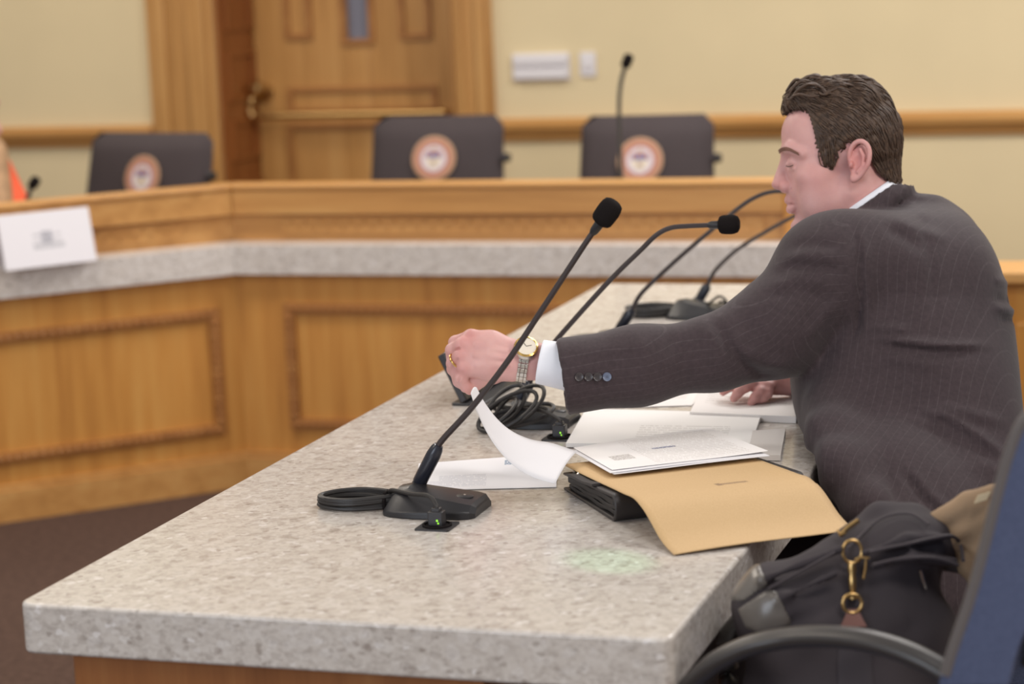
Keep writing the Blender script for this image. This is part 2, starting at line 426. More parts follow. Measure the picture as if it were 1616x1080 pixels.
def str_a(x, y): p = ony(x, y, Y0); return p[0]-XC, p[2]
for nm, fr, L, lab, af, corners in (('dais_desk', fr_wing, LW, 'oak panelled dais desk of the angled wing, below the white name card', wing_a, ((346,486),(353,684))),
                           ('dais_desk', fr_straight, LS, 'oak panelled dais desk of the straight section, beyond the granite-topped table', str_a, ((450,478),(460,676)))):
    base = fr(L/2, 0, 0)
    th = thing(nm, lab, 'desk', base)
    m = MB(); strip(m, fr, 0, L, -.04, 0, 0, GB, join=True); obj('front_board', m, MAT['oak'], parent=th)
    m = MB(); strip(m, fr, 0, L, 0, .018, 0, .085, join=True); strip(m, fr, 0, L, 0, .012, .085, .1, join=True); obj('plinth', m, MAT['oak_h'], parent=th)
    (aT, zT), (aB, zB) = af(*corners[0]), af(*corners[1])
    a_first = (aT+aB)/2; w = 1.38
    for k in range(3 if nm else 0):
        a0 = a_first + k*(w+.2)
        if a0 + .3 > L: break
        mo, be = moulding(fr, a0, min(a0+w, L-.1), zB, zT, True)
        o = obj('panel_moulding', mo, MAT['oak_dk'], parent=th); 
        obj('beading', be, MAT['oak_dk'], parent=o)
# granite counter in one bent piece
GO = .04
th = MB()
for fr, L in ((fr_wing, LW), (fr_straight, LS)):
    strip(th, fr, 0, L, -.36, GO, GB, GT, join=True)
obj('granite_counter', th, MAT['granite2'], loc=(XC, Y0, GB), label='speckled granite counter running along the bent dais front', cat='counter')
# ledges
OB = -.06
for nm, fr, L, lab in (('dais_ledge', fr_wing, LW, 'raised oak ledge on the angled wing, directly behind the white name card'), ('dais_ledge', fr_straight, ony(1240,340,5.83)[0]-XC, 'long straight oak ledge in front of the chairs beside the door')):
    t1 = thing(nm, lab, 'ledge', fr(L/2, OB, GT))
    m = MB(); strip(m, fr, 0, L, OB-.03, OB, GT, .77, join=True); obj('back_panel', m, MAT['oak_h'], parent=t1)
    m = MB(); strip(m, fr, 0, L, OB-.03, OB+.03, .765, .836, join=True); obj('fascia', m, MAT['oak_h'], parent=t1, bevel=.004)
    m = MB(); strip(m, fr, 0, L, OB-.05, OB+.036, .836, .850, join=True); obj('cap', m, MAT['oak_h'], parent=t1, bevel=.004)
    m = MB(); strip(m, fr, .12, L-.06, OB, OB+.006, GT+.018, .755)
    be = MB()
    for i in range(int((L-.2)/.022)):
        c = fr(.13+i*.022, OB+.007, GT+.035+.018*(i % 2)); be.lathe([(0,-.006),(.0045,-.004),(.006,0),(.0045,.004),(0,.006)], c, (0,0,1), 6, capend=False)
    fp = obj('frieze', m, MAT['oak_h'], parent=t1); obj('carving', be, MAT['oak_h'], parent=fp)
    if fr is fr_straight:
        m = MB(); strip(m, fr, L, L+.035, OB-.20, OB+.034, GT, .85); obj('end_post', m, MAT['oak'], parent=t1, bevel=.004)
# name card, folded, on the wing's counter
o_ = .012
def wing_pt(x, y, z): return onz(x, y, z)
bl, br = onz(9, 428, GT), onz(153, 411, GT)
tl, tr = None, None
n_ = np.array([s45, -s45, 0])
e_ = (br-bl)/np.linalg.norm(br-bl); back = np.array([-e_[1], e_[0], 0]); 
if back@np.array([0,1,0]) < 0: back = -back
H = .142; lean = .035
tl = bl+back*lean+np.array([0,0,H]); tr = br+back*lean+np.array([0,0,H])
G = [[bl*(1-i/8)*(1-j/6)+br*(i/8)*(1-j/6)+tl*(1-i/8)*(j/6)+tr*(i/8)*(j/6) for j in range(7)] for i in range(9)]
cardm = printed('name_card_print', S(232,230,236), S(150,150,158), 9, rng=(.34,.66,.34,.60), marks=((.44,.56,.42,.64,S(168,168,178)),(.34,.68,.32,.42,S(196,196,202))))
nc = thing('name_card', 'white folded name card with a grey crest standing on the granite counter', 'name card', (bl+br)/2)
m = MB(); m.sheet(G, .0015); obj('front_face', m, cardm, parent=nc, smooth=0)
bl2, br2 = bl+back*(2*lean), br+back*(2*lean)
G = [[bl2*(1-i)*(1-j)+br2*i*(1-j)+tl*(1-i)*j+tr*i*j for j in (0,1)] for i in (0,1)]
m = MB(); m.sheet(G, .0015); obj('back_face', m, MAT['paper'], parent=nc, smooth=0)

# low oak partition far right beyond the man
px_ = ony(1560, 425, 5.2)
m = MB(); 
t1 = thing('oak_partition', 'low oak partition at the right edge behind the man', 'partition', (px_[0]+.6, 5.25, 0))
m.bb((px_[0], 5.2, 0), (px_[0]+1.4, 5.3, px_[2]-.03)); obj('panel', m, MAT['oak'], parent=t1)
m = MB(); m.bb((px_[0]-.02, 5.16, px_[2]-.03), (px_[0]+1.42, 5.34, px_[2])); obj('cap', m, MAT['oak_h'], parent=t1, bevel=.006)
m = MB(); m.bb((px_[0]+.06, 5.185, .1), (px_[0]+1.3, 5.2, px_[2]-.12)); obj('raised_panel', m, MAT['oak'], parent=t1, bevel=.005)

# ------------------------------------------------------------------ chairs behind the dais, with the round seal
def seal(c, nrm, r, par):
    """round state seal: gold rim, salmon legend ring, pale field with a shield of blue peaks over yellow"""
    n = np.array(nrm, float); n /= np.linalg.norm(n); u = np.cross([0,0,1.0], n); u /= np.linalg.norm(u); w = np.cross(n, u)
    m = MB(); c = np.array(c, float)
    def disc(r0, r1, h, mi, N=40):
        v = []; 
        for k in range(N):
            a = 2*math.pi*k/N; d = math.cos(a)*u+math.sin(a)*w; v += [c+d*r0+n*h, c+d*r1+n*h]
        m.add(v, [(2*k, 2*k+1, (2*k+3) % (2*N), (2*k+2) % (2*N)) for k in range(N)], mi)
    def poly(pts, h, mi): m.add([c+u*(x*r)+w*(y*r)+n*h for x, y in pts], [tuple(range(len(pts)))], mi)
    m.lathe([(r, 0), (r, .004), (r*.94, .005)], c, n, 40, 0, capend=True)
    disc(r*.9, r*.94, .0056, 1); disc(r*.6, r*.9, .0054, 2); disc(0.0, r*.6, .0056, 3)
    for k in range(30):                      # the legend: small pale letter strokes around the ring
        a = 2*math.pi*(k+.5)/30
        if abs(k-22) < 1: continue
        d = math.cos(a)*u+math.sin(a)*w; e = -math.sin(a)*u+math.cos(a)*w; q = c+d*r*.75+n*.0060
        m.add([q-d*r*.055-e*r*.03, q+d*r*.055-e*r*.03, q+d*r*.055+e*r*.03, q-d*r*.055+e*r*.03], [(0,1,2,3)], 0)
    poly([(-.36,.02),(-.36,.3),(.36,.3),(.36,.02)], .0060, 2)
    for s in (-.2, 0, .2): poly([(s-.13,.04),(s,.26),(s+.13,.04)] if s else [(-.14,.04),(0,.3),(.14,.04)], .0064+abs(s)*.001, 4)
    poly([(.36,.0),(-.36,.0),(-.33,-.2),(-.17,-.38),(0,-.46),(.17,-.38),(.33,-.2)][::-1], .0060, 5)
    poly([(-.12,-.1),(.1,-.32),(.15,-.27),(-.07,-.05)], .0066, 6); poly([(.12,-.1),(.07,-.05),(-.15,-.27),(-.1,-.32)], .0069, 6)
    poly([(-.13,.34),(.13,.34),(0,.54)], .0062, 1)
    o = obj('seal', m, [plain('seal_rim', S(182,148,120), .5), plain('seal_gold', S(180,142,96), .5), plain('seal_salmon', S(180,122,102), .6), plain('seal_field', S(204,192,198), .6), plain('seal_blue', S(96,108,160), .6), plain('seal_yellow', S(226,214,190), .6), plain('seal_tool', S(150,120,120), .6)], parent=par, smooth=0, label='round state seal in gold, salmon and blue')
    return o
def dais_chair(cx, cy, ztop, width, rz, label, seal_off=(0, 0), wt=.95, group=None):
    t = thing('dais_chair', label, 'chair', (cx, cy, 0), 'black high-back chairs along the dais')
    zb = .52; H = ztop-zb; N = 9
    # padded back: rounded slab, slightly dished, built around the origin and then turned
    cr, sr = math.cos(rz), math.sin(rz)
    T = lambda p: (cx+p[0]*cr-p[1]*sr, cy+p[0]*sr+p[1]*cr, p[2])
    m = MB(); nz, nx = 14, 16; vs = []
    front = []; 
    def prof(zi, xi, side):
        z = zi/nz; x = xi/nx*2-1
        w = width/2*(1-(1-wt)*z)
        # rounded upper corners
        rc = .03; zz = z*H
        lim = w
        if zz > H-rc: lim = w-rc+math.sqrt(max(0, rc*rc-(zz-(H-rc))**2))
        if zz < rc: lim = w-rc+math.sqrt(max(0, rc*rc-(rc-zz)**2))
        edge = max(abs(x), 0)
        th = .045*(1-edge**6)**.5 * (1-(abs(2*z-1))**8)**.5
        return T((x*lim, side*th+.10*z-.02*math.cos(x*1.2), zb+zz))
    for side in (-1, 1):
        for i in range(nz+1):
            for j in range(nx+1): vs.append(prof(i, j, side))
    K = (nz+1)*(nx+1); f = []
    for i in range(nz):
        for j in range(nx):
            a = i*(nx+1)+j; f.append((a, a+1, a+nx+2, a+nx+1)); f.append((K+a, K+a+nx+1, K+a+nx+2, K+a+1))
    m.add(vs, f); bk = obj('backrest', m, MAT['chairback'], parent=t, smooth=60)
    m = MB(); m.prism([T((x, y, 0))[:2] for x, y in rrect(0, -.26, width+.02, .46, .06)], .43, .50); obj('seat', m, MAT['chairback'], parent=t, bevel=.02, bseg=3)
    for s in (-1, 1):
        m = MB(); m.tube([T(p) for p in spline([(s*(width/2+.02), .0, .49), (s*(width/2+.035), .0, .66), (s*(width/2+.035), -.06, .69), (s*(width/2+.03), -.26, .69), (s*(width/2+.02), -.3, .66), (s*(width/2), -.28, .5)], 6)], .016, 8); obj('armrest', m, MAT['black'], parent=t)
    m = MB(); m.lathe([(.0,.0),(.035,0),(.035,.3),(.06,.34),(.06,.36),(0,.36)], T((0,-.24,.07)), (0,0,1), 16); obj('column', m, MAT['darkmetal'], parent=t)
    m = MB()
    for k in range(5):
        a = rz+2*math.pi*k/5; c = T((0,-.24,0)); e = (c[0]+.27*math.cos(a), c[1]+.27*math.sin(a), .06)
        m.tube([(c[0], c[1], .1), e], [.024, .016], 8); m.lathe([(.0,-.012),(.028,-.012),(.028,.012),(0,.012)], (e[0], e[1], .028), (math.sin(a), -math.cos(a), 0), 14)
    obj('caster_base', m, MAT['black'], parent=t)
    # knob of the back adjustment on the side of the back
    m = MB(); m.lathe([(0,0),(.014,.0),(.014,.02),(0,.022)], T((width/2*.985, .045, ztop-.13)), (cr, sr, 0), 12); obj('knob', m, MAT['black'], parent=t)
    zs, xs = seal_off
    q = ((zs-zb)/H); yoff = -.045*(1-abs(2*xs/width)**6)**.5+.10*q-.02*math.cos(xs/(width/2)*1.2)
    n = np.array([sr, -cr, .26]); 
    sc = np.array(T((xs, yoff-.006, zs)))
    seal(sc, (sr, -cr, .27), .0705, t)
    return t
for (x0, y0, x1, y1, sx, sy, Yc, rz, lab) in ((122,213,347,204,244,276,6.62,R_(-14),'black high-back chair with the seal, left of the door'),
                                   (594,184,797,180,697,247,6.75,R_(2),'black high-back chair with the seal, in front of the oak door'),
                                   (922,182,1129,179,1020,250,6.75,R_(2),'black high-back chair with the seal, below the switch plate')):
    a, b = ony(x0, y0, Yc), ony(x1, y1, Yc); c = (a+b)/2; w = np.linalg.norm((b-a)[:2])
    sp = ony(sx, sy, Yc-.03)
    off = (sp[0]-c[0])/math.cos(rz)
    dais_chair(c[0], Yc-.10, c[2]-.0, w/.955, rz, lab, (sp[2], off))

# ------------------------------------------------------------------ the table
TX0, TX1, TY0, TY1, TZ, TB = -1.366, -.591, 2.242, 4.698, .75, .690
tb = thing('conference_table', 'long granite-topped table on an oak base in the foreground', 'table', ((TX0+TX1)/2, (TY0+TY1)/2, 0))
m = MB(); m.prism(rrect((TX0+TX1)/2, (TY0+TY1)/2, TX1-TX0, TY1-TY0, .018, 5), TB, TZ)
obj('tabletop', m, MAT['granite'], parent=tb, bevel=.004, bseg=3, label='speckled granite tabletop')
bx0, bx1, by0, by1 = TX0+.05, TX1-.22, TY0+.03, TY1-.04
MAT['oak_base'] = oak('oak_base', S(128,76,40), S(158,100,56), S(176,122,72))
m = MB(); m.bb((bx0, by0+.04, .0), (bx0+.03, by1-.04, TB)); obj('side_panel', m, MAT['oak_base'], parent=tb)
for y0, y1 in ((by0, by0+.035), (by1-.035, by1)):
    m = MB(); m.bb((bx0, y0, 0), (bx1, y1, TB)); o = obj('end_panel', m, MAT['oak_base'], parent=tb, bevel=.003)
    m = MB(); yy = y0-.008 if y0 == by0 else y1
    m.bb((bx0+.06, yy, .12), (bx1-.06, yy+.008, .57)); obj('raised_panel', m, MAT['oak_base'], parent=o, bevel=.003)
m = MB(); m.bb((bx0+.03, by0+.035, TB-.07), (bx0+.30, by1-.035, TB)); obj('apron', m, MAT['oak_base'], parent=tb)

# ------------------------------------------------------------------ gooseneck microphones
def table_socket(c, rz, label):
    t = thing('table_socket', label, 'socket', (c[0], c[1], TZ), 'black sockets let into the table')
    m = MB(); m.prism(rrect(c[0], c[1], .046, .046, .003, 2, rz), TZ, TZ+.002); obj('cover_plate', m, MAT['black'], parent=t, smooth=20)
    m = MB(); m.lathe([(.019,.0),(.019,.004),(.0165,.0045),(.0165,.0022),(0,.0022)], (c[0], c[1], TZ), (0,0,1), 24, capend=False); obj('ring', m, MAT['foam'], parent=t)
    return t
LED = NT('led_green'); LED.base(S(120,200,60)); LED.b.inputs['Emission Color'].default_value = S(150,220,60); LED.b.inputs['Emission Strength'].default_value = 1.2; LED = LED.mat
def microphone(b, rz, label, stem_px, neck_px, head_px, Y, plug=None, coil=None, seed=0, head=True, s=1.0, messy=False):
    """b: base centre on the table; neck given as image points on the vertical plane Y"""
    r = random.Random(seed)
    t = thing('gooseneck_microphone', label, 'microphone', (b[0], b[1], TZ), 'gooseneck microphones on the table')
    cr, sr = math.cos(rz), math.sin(rz)
    T = lambda p: np.array((b[0]+p[0]*cr*s-p[1]*sr*s, b[1]+p[0]*sr*s+p[1]*cr*s, TZ+p[2]*s))
    # wedge body: hump at the stem, low tongue with the button
    st = [(-.062,.030,.004,.010,.012),(-.058,.038,.006,.018,.012),(-.046,.045,.007,.032,.014),(-.030,.049,.008,.035,.018),(-.010,.051,.009,.030,.024),(.020,.050,.010,.0245,.031),(.048,.047,.010,.0205,.034),(.060,.042,.009,.018,.032),(.066,.034,.006,.013,.026)]
    m = MB(); rows = []
    for (x, w, h0, h, wt) in st:
        rows.append([T((x,-w,0)), T((x,-w,h0)), T((x,-wt,h*.93)), T((x,-wt*.5,h)), T((x,wt*.5,h)), T((x,wt,h*.93)), T((x,w,h0)), T((x,w,0))])
    n = 8; v = [p for q in rows for p in q]; f = []
    for i in range(len(rows)-1):
        for k in range(n): k2 = (k+1) % n; f.append((i*n+k, (i+1)*n+k, (i+1)*n+k2, i*n+k2))
    f.append(tuple(range(n))); f.append(tuple((len(rows)-1)*n+k for k in range(n))[::-1])
    m.add(v, f); obj('base', m, MAT['mic'], parent=t, smooth=22, bevel=.0015)
    m = MB(); bc = T((.042,-.002,.0205)); m.lathe([(.0115,-.002),(.0115,.0012),(.010,.002),(0,.0024)], bc, (.06,0,1), 24); bo = obj('button', m, MAT['black'], parent=t)
    m = MB(); m.lathe([(.0016,.002),(.0016,.003),(0,.0031)], bc, (.06,0,1), 8); obj('lamp', m, plain('lamp_lens', S(190,180,170), .3), parent=bo)
    N_ = [ony(x, y, Y) for x, y in neck_px]
    s0, s1 = ony(*stem_px[0], Y), ony(*stem_px[1], Y)
    if s0[2] < TZ+.021: s0 = s0+(s1-s0)*((TZ+.021-s0[2])/(s1[2]-s0[2]))
    ax = s1-s0; L = np.linalg.norm(ax); ax /= L
    m = MB(); m.lathe([(.0135,-.012),(.0125,.0),(.0088,.008),(.0088,L*.18),(.0096,L*.2),(.0098,L*.8),(.0084,L*.93),(.0062,L),(0,L+.001)], s0, ax, 20); obj('stem', m, MAT['stemm'], parent=t, label='glossy blue-black stem')
    C_ = spline(N_, 10); rad = np.linspace(.0042, .0036, len(C_)); m = MB(); m.tube(C_, rad, 10); obj('gooseneck', m, MAT['neck'], parent=t)
    if head_px:
        h0, h1 = ony(*head_px[0], Y), ony(*head_px[1], Y); d = h1-h0; L = np.linalg.norm(d); d /= L; R = .0145
        m = MB(); m.lathe([(0,0),(.008,0),(R*.82,.002),(R*.95,.005),(R,.010),(R*1.02,L*.6),(R*.97,L-.008),(R*.84,L-.003),(R*.55,L-.0005),(0,L)], h0, d, 24); obj('windscreen', m, MAT['foam'], parent=t, smooth=180, label='black foam windscreen')
        m = MB(); m.lathe([(.0042,-.016),(.0058,-.012),(.0064,.002),(0,.002)], h0, d, 14); obj('capsule_collar', m, MAT['mic'], parent=t)
    if coil:
        (cx0, cx1, wd) = coil
        m = MB(); nl = 6
        for k in range(nl):
            q = []; jy = r.uniform(-.006,.006); jz = .0052+.0055*(k % 3)+.001*r.random(); ex = r.uniform(-.006,.004); wk = wd*r.uniform(.75,1.05)
            for i in range(28):
                a = 2*math.pi*i/28; c = math.cos(a); sn = math.sin(a)
                x = (cx0+cx1)/2+ex+(cx1-cx0)/2*c*(1-.05*k/nl); pinch = .35+.65*min(1, (1-c)/1.1) if c > -.1 else 1
                y = wk*sn*pinch+jy*(1-c)*.5
                q.append(T((x, y, jz+.002*sn+.004*(1+c)*.5*(k % 2))))
            if messy:
                ca_, sa_ = math.cos(.5*k-1.2), math.sin(.5*k-1.2); rx_, ry_ = r.uniform(.045,.06), r.uniform(.03,.045); tl = r.uniform(.1,.75); ox, oy = r.uniform(-.055,-.0), r.uniform(-.075,-.045)
                q = [T((ox+rx_*math.cos(a)*ca_-ry_*math.sin(a)*sa_*.7, oy+(rx_*math.cos(a)*sa_+ry_*math.sin(a)*ca_)*.55, .0045+.003*(k % 3)+ry_*tl*(1+math.sin(a+.3*k)))) for a in np.linspace(0, 2*math.pi, 28, endpoint=False)]
            m.tube(q, .0032, 7, closed=True)
        cb = obj('cable', m, MAT['cable'], parent=t)
        m = MB(); xx = cx1-.016; m.tube([T((xx, a_, z_)) for a_, z_ in ((-.012,.002),(-.013,.014),(-.008,.022),(.008,.022),(.013,.014),(.012,.002))], .003, 6); 
        if not messy: obj('cable_tie', m, MAT['foam'], parent=cb)
    if plug is not None:
        p = np.array(plug); p0 = T((-.055,-.01,.028)); p1 = T((-.02,-.035,.030)); 
        m = MB(); m.tube(spline([T((-.062,.0,.02)), p0, p1, (p*.5+T((-.0,-.05,0))*.5)*np.array([1,1,0])+np.array([0,0,TZ+.036]), p+np.array([0,0,.028]), p+np.array([0,0,.02])], 8), .0028, 8); cb = obj('plug_cable', m, MAT['cable'], parent=t)
        m = MB(); m.box(p+np.array([0,0,.0115]), (.02,.015,.019), rz); m.box(p+np.array([0,0,.0225]), (.012,.010,.006), rz); pl = obj('plug', m, MAT['black'], parent=t, bevel=.0015)
        m = MB(); m.box(p+np.array([.003,-.0078,.010]), (.0022,.0008,.0024), rz); m.box(p+np.array([.0045,-.0078,.0066]), (.0018,.0008,.0018), rz); obj('lamp', m, LED, parent=pl, label='tiny green lamp')
    return t
mb1 = onz(687, 806, TZ)
MIC_Y = onz(650, 800, TZ)[1]
sk1 = onz(690, 832, TZ)
microphone((mb1[0], mb1[1]), R_(1), 'nearest gooseneck microphone, straight neck slanting up across the hand', ((655,775),(692,703)), [(692,703),(703,689),(745,643),(800,572),(850,497),(897,425),(930,375),(948,350)], ((946,353),(971,318)), MIC_Y, plug=(sk1[0], sk1[1], TZ), coil=(-.162,-.05,.028), seed=1)
table_socket(sk1, R_(0), 'black table socket in front of the nearest microphone')
mb2 = onz(842, 668, TZ); Y2 = onz(815, 655, TZ)[1]; sk2 = onz(884, 692, TZ)
microphone((mb2[0], mb2[1]), R_(0), 'microphone with a bent horizontal head, its base behind the held sheet', ((812,648),(836,603)), [(836,603),(846,585),(866,552),(905,506),(965,440),(1010,396),(1036,371),(1058,360),(1085,357),(1136,355)], ((1134,355),(1167,354)), Y2, plug=(sk2[0], sk2[1], TZ), coil=(-.13,.02,.05), seed=2, messy=True)
table_socket(sk2, R_(0), 'black table socket beside the cuff of the dark sleeve')
mb3 = onz(985, 552, TZ); Y3 = onz(968, 545, TZ)[1]; sk3 = onz(1030, 572, TZ)
microphone((mb3[0], mb3[1]), R_(0), 'third microphone along the table, base hidden behind the sleeve, arched neck', ((972,528),(999,488)), [(999,488),(1005,474),(1020,455),(1075,404),(1140,349),(1176,321),(1200,308),(1218,303),(1236,302),(1254,303)], ((1254,303),(1279,306)), Y3, plug=(sk3[0], sk3[1], TZ), coil=(-.11,-.03,.03), seed=3)
mb4 = onz(1106, 500, TZ); Y4 = onz(1093, 492, TZ)[1]; sk4 = onz(1141, 491, TZ)
microphone((mb4[0], mb4[1]), R_(0), 'farthest microphone on the table, its neck ending behind the man\'s chin', ((1094,490),(1117,450)), [(1117,450),(1122,438),(1134,421),(1165,393),(1210,365),(1250,343),(1268,334)], ((1268,334),(1292,322)), Y4, plug=None, coil=(-.15,-.04,.03), seed=4)
m = MB(); q = [onz(1105, 488, TZ+.012), onz(1120, 478, TZ+.03), onz(1135, 468, TZ+.05), onz(1146, 476, TZ+.03), onz(1143, 490, TZ+.015)]
mic4 = [o for o in COL.objects if o.get('label', '').startswith('farthest microphone')][0]
m.tube(spline(q, 8), .0026, 8); obj('plug_cable', m, MAT['cable'], parent=mic4)
m = MB(); m.box((sk4[0], sk4[1], TZ+.01), (.018,.014,.02)); obj('plug', m, MAT['black'], parent=mic4, bevel=.0015)

# microphones standing on the dais desk behind the ledges
_d = ray(42, 330); _n = np.array([s45, -s45, 0]); _p = np.array(fr_wing(0, -.2, 0)); YLM = float((CAM+_d*(((_p-CAM)@_n)/(_d@_n)))[1])
def desk_mic(neck, head, Y, label, zb):
    N_ = [ony(x, y, Y) for x, y in neck]; b = np.array([N_[0][0], Y, zb])
    t = thing('desk_microphone', label, 'microphone', b, 'microphones behind the dais ledge')
    m = MB(); m.lathe([(.045,0),(.045,.012),(.036,.022),(.012,.026),(0,.026)], b, (0,0,1), 24); obj('base', m, MAT['mic'], parent=t)
    m = MB(); m.tube(spline([b+np.array([0,0,.02])]+N_, 8), .006, 10); obj('gooseneck', m, plain('grey_gooseneck', S(64,62,58), .4), parent=t)
    h0, h1 = ony(*head[0], Y), ony(*head[1], Y); d = h1-h0; L = np.linalg.norm(d); d /= L
    m = MB(); m.lathe([(0,0),(.011,0),(.014,.006),(.014,L-.006),(.008,L),(0,L)], h0, d, 16); obj('windscreen', m, MAT['foam'], parent=t)
desk_mic([(981,300),(978,220),(977,165),(980,130),(987,104)], ((986,106),(994,86)), 6.03, 'thin microphone rising in front of the right-hand seal chair', GT)
desk_mic([(42,330),(45,310),(50,294)], ((49,296),(59,281)), YLM, 'small microphone above the white name card', GT)

# black upright sign holder behind the hand
c0 = onz(722, 641, TZ); c1 = onz(872, 622, TZ)
sh = thing('sign_holder', 'black tilted sign holder with a flat foot behind the hand', 'sign holder', (c0+c1)/2)
m = MB(); ya = c0[1]
x0 = onz(712, 641, TZ)[0]; 
m.bb((x0, ya, TZ), (x0+.055, ya+.21, TZ+.005)); obj('foot', m, MAT['black'], parent=sh, bevel=.002)
top = ony(690, 563, ya); bot = ony(727, 638, ya)
d = np.array([0, .21, 0]); nrm = np.array([.007, 0, .004])
m = MB(); m.extrude([bot, bot+nrm*1.6, top+nrm*1.6, top], d); obj('upright_panel', m, MAT['black'], parent=sh, bevel=.002)

# ------------------------------------------------------------------ portfolio, kraft folder, papers
E1 = np.array([.812, .583, 0]); E1 /= np.linalg.norm(E1); E2 = np.array([E1[1], -E1[0], 0])   # E1 along the spine, E2 towards the camera
PP = onz(972, 827, TZ); PL, PW, PT = .262, .205, .037
def pf(a, b, z): return PP + E1*a - E2*b + np.array([0, 0, z*(1-.36*max(0, b)/PW)])
pfo = thing('portfolio', 'black leather portfolio lying under the kraft folder', 'portfolio', pf(PL/2, PW/2, 0))
def cshape(off, inner, top_l, bot_l, t):
    """C outline in (b, z): open at the far end, rounded spine at b=0"""
    r = PT/2-off; out = []
    for k in range(11):
        a = R_(90+18*k); out.append((r*.8+off+r*.8*math.cos(a), PT/2+r*math.sin(a)))
    out = [(top_l, PT-off)] + out + [(bot_l, off)]
    inn = []; r2 = r-t
    for k in range(11):
        a = R_(270-18*k); inn.append((r*.8+off+r2*.8*math.cos(a), PT/2+r2*math.sin(a)))
    return out + [(bot_l, off+t)] + inn + [(top_l, PT-off-t)]
C_ = cshape(0, 0, PW, PW, .0055)
m = MB(); m.extrude([pf(0, b, z) for b, z in C_], E1*PL); obj('cover', m, MAT['leather'], parent=pfo, bevel=.0018)
for k, (z0, z1, b0, b1) in enumerate(((.0065,.0125,.016,PW-.012), (.0135,.0195,.012,PW-.02), (.0205,.0295,.018,PW-.008))):
    m = MB(); n = 20
    G = [[pf(.004+(PL-.008)*i, b0+(b1-b0)*j/n, (z0+z1)/2+.0015*math.sin(j*.7+k*2)) for j in range(n+1)] for i in (0, 1)]
    m.sheet(G, z1-z0); obj('gusset', m, plain('gusset_leather', S(34,31,31), .55) if k == 0 else bpy.data.materials['gusset_leather'], parent=pfo, bevel=.0015)
m = MB(); G = [[pf(.0+.02*i, PW-.03-.10*j/8, PT+.0014+.001*math.sin(j)) for j in range(9)] for i in (-.2, 1)]
m.sheet(G, .003); obj('closing_flap', m, MAT['leather'], parent=pfo)
m = MB(); 
for dd in (.0, .018): m.lathe([(0,0),(.0055,0),(.006,.002),(.004,.0035),(0,.004)], pf(.012, PW-.022-dd, PT+.002), (0,0,1), 14)
obj('snap', m, MAT['steel'], parent=pfo, label='bright metal snaps')
# thin leather page corner that shows beside the folder
# the folder: lies on the portfolio, bends over its spine and slopes to the table and past its edge
t = NT('kraft'); t.set(Roughness=.7)
tc = t.n('ShaderNodeTexCoord'); sx = t.n('ShaderNodeSeparateXYZ'); t.l(tc.outputs['UV'], sx.inputs[0])
f = t.noise(t.coord('Object', (1,1,1)), 500, 3); c = t.ramp(f, [(.3, S(201,166,118)), (.7, S(209,175,127))])
def inr(x, a, b): return t.math('MULTIPLY', t.math('GREATER_THAN', x, a), t.math('LESS_THAN', x, b))
cb = t.n('ShaderNodeCombineXYZ'); t.l(t.math('MULTIPLY', sx.outputs[0], 170.0), cb.inputs[0]); t.l(t.math('MULTIPLY', sx.outputs[1], 220.0), cb.inputs[1])
w = t.n('ShaderNodeTexNoise'); w.inputs['Scale'].default_value = 1.0; t.l(cb.outputs[0], w.inputs['Vector'])
k = t.math('MULTIPLY', t.math('MULTIPLY', inr(sx.outputs[0], .50, .68), inr(sx.outputs[1], .385, .42)), t.math('GREATER_THAN', w.outputs['Fac'], .42))
k2 = t.math('MULTIPLY', inr(sx.outputs[0], .50, .53), inr(sx.outputs[1], .375, .43))
c = t.mix(t.math('MULTIPLY', t.math('MAXIMUM', k, k2), .7), c, S(110,80,60)); t.base(c); KR = t.mat
Zf = TZ+PT+.0045
q0 = onz(1001, 788, Zf); FW = .236
prof = [(-.275,-.0125),(-.20,-.0095),(-.14,-.0068),(-.08,-.0035),(-.035,-.0012),(-.008,.0006),(.010,-.0012),(.034,-.0075),(.058,-.018),(.082,-.029),(.104,-.0355),(.130,-.0392)]
ps = spline([(a, z, 0) for a, z in prof], 5)
G = []
for i in range(25):
    u = i/24; row = []
    for (a, z, _) in ps:
        s = E1*(u*FW)+E2*a; zz = Zf+z + (.004*u if a > .02 else .002*u)*(1 if a > -.01 else .3)*max(0, min(1, (a+.01)/.06)) + .0012*math.sin(u*5)*max(0, a)*8
        row.append(q0*np.array([1,1,0]) + s + np.array([0,0,zz]))
    G.append(row)
fo = thing('kraft_folder', 'open kraft paper folder bending over the portfolio and the table edge', 'folder', q0)
m = MB(); m.sheet(G, .0009); obj('folder_sheet', m, KR, parent=fo, smooth=180)

def sheet_obj(name, label, cat, corners, mat, t=.0006, group=None, nu=10, nv=10, bumpz=None, parent=None, uvflip=False, extra=None):
    a, b, c, d = [np.array(k, float) for k in corners]     # a->b along u, a->d along v
    G = []
    for i in range(nu+1):
        row = []
        for j in range(nv+1):
            u, v = i/nu, j/nv
            p = a*(1-u)*(1-v)+b*u*(1-v)+c*u*v+d*(1-u)*v
            if bumpz: p = p+np.array([0,0,bumpz(u, v)])
            row.append(p)
        G.append(row)
    m = MB(); m.sheet(G, t)
    return obj(name, m, mat, loc=G[nu//2][nv//2], smooth=60, label=label, cat=cat, group=group)
# letter under the held sheet
zt = TZ+.0012
LET = printed('letter_print', S(238,238,242), S(170,172,185), 22, rng=(.16,.5,.1,.5), marks=((.62,.68,.74,.9,S(150,165,185)), (.0,.17,.05,.3,S(226,226,233))))
sheet_obj('letter', 'white letter lying on the granite behind the nearest microphone', 'letter', [onz(655,775,zt), onz(878,769,zt), onz(880,716,zt), onz(661,732,zt)], LET, .0006)
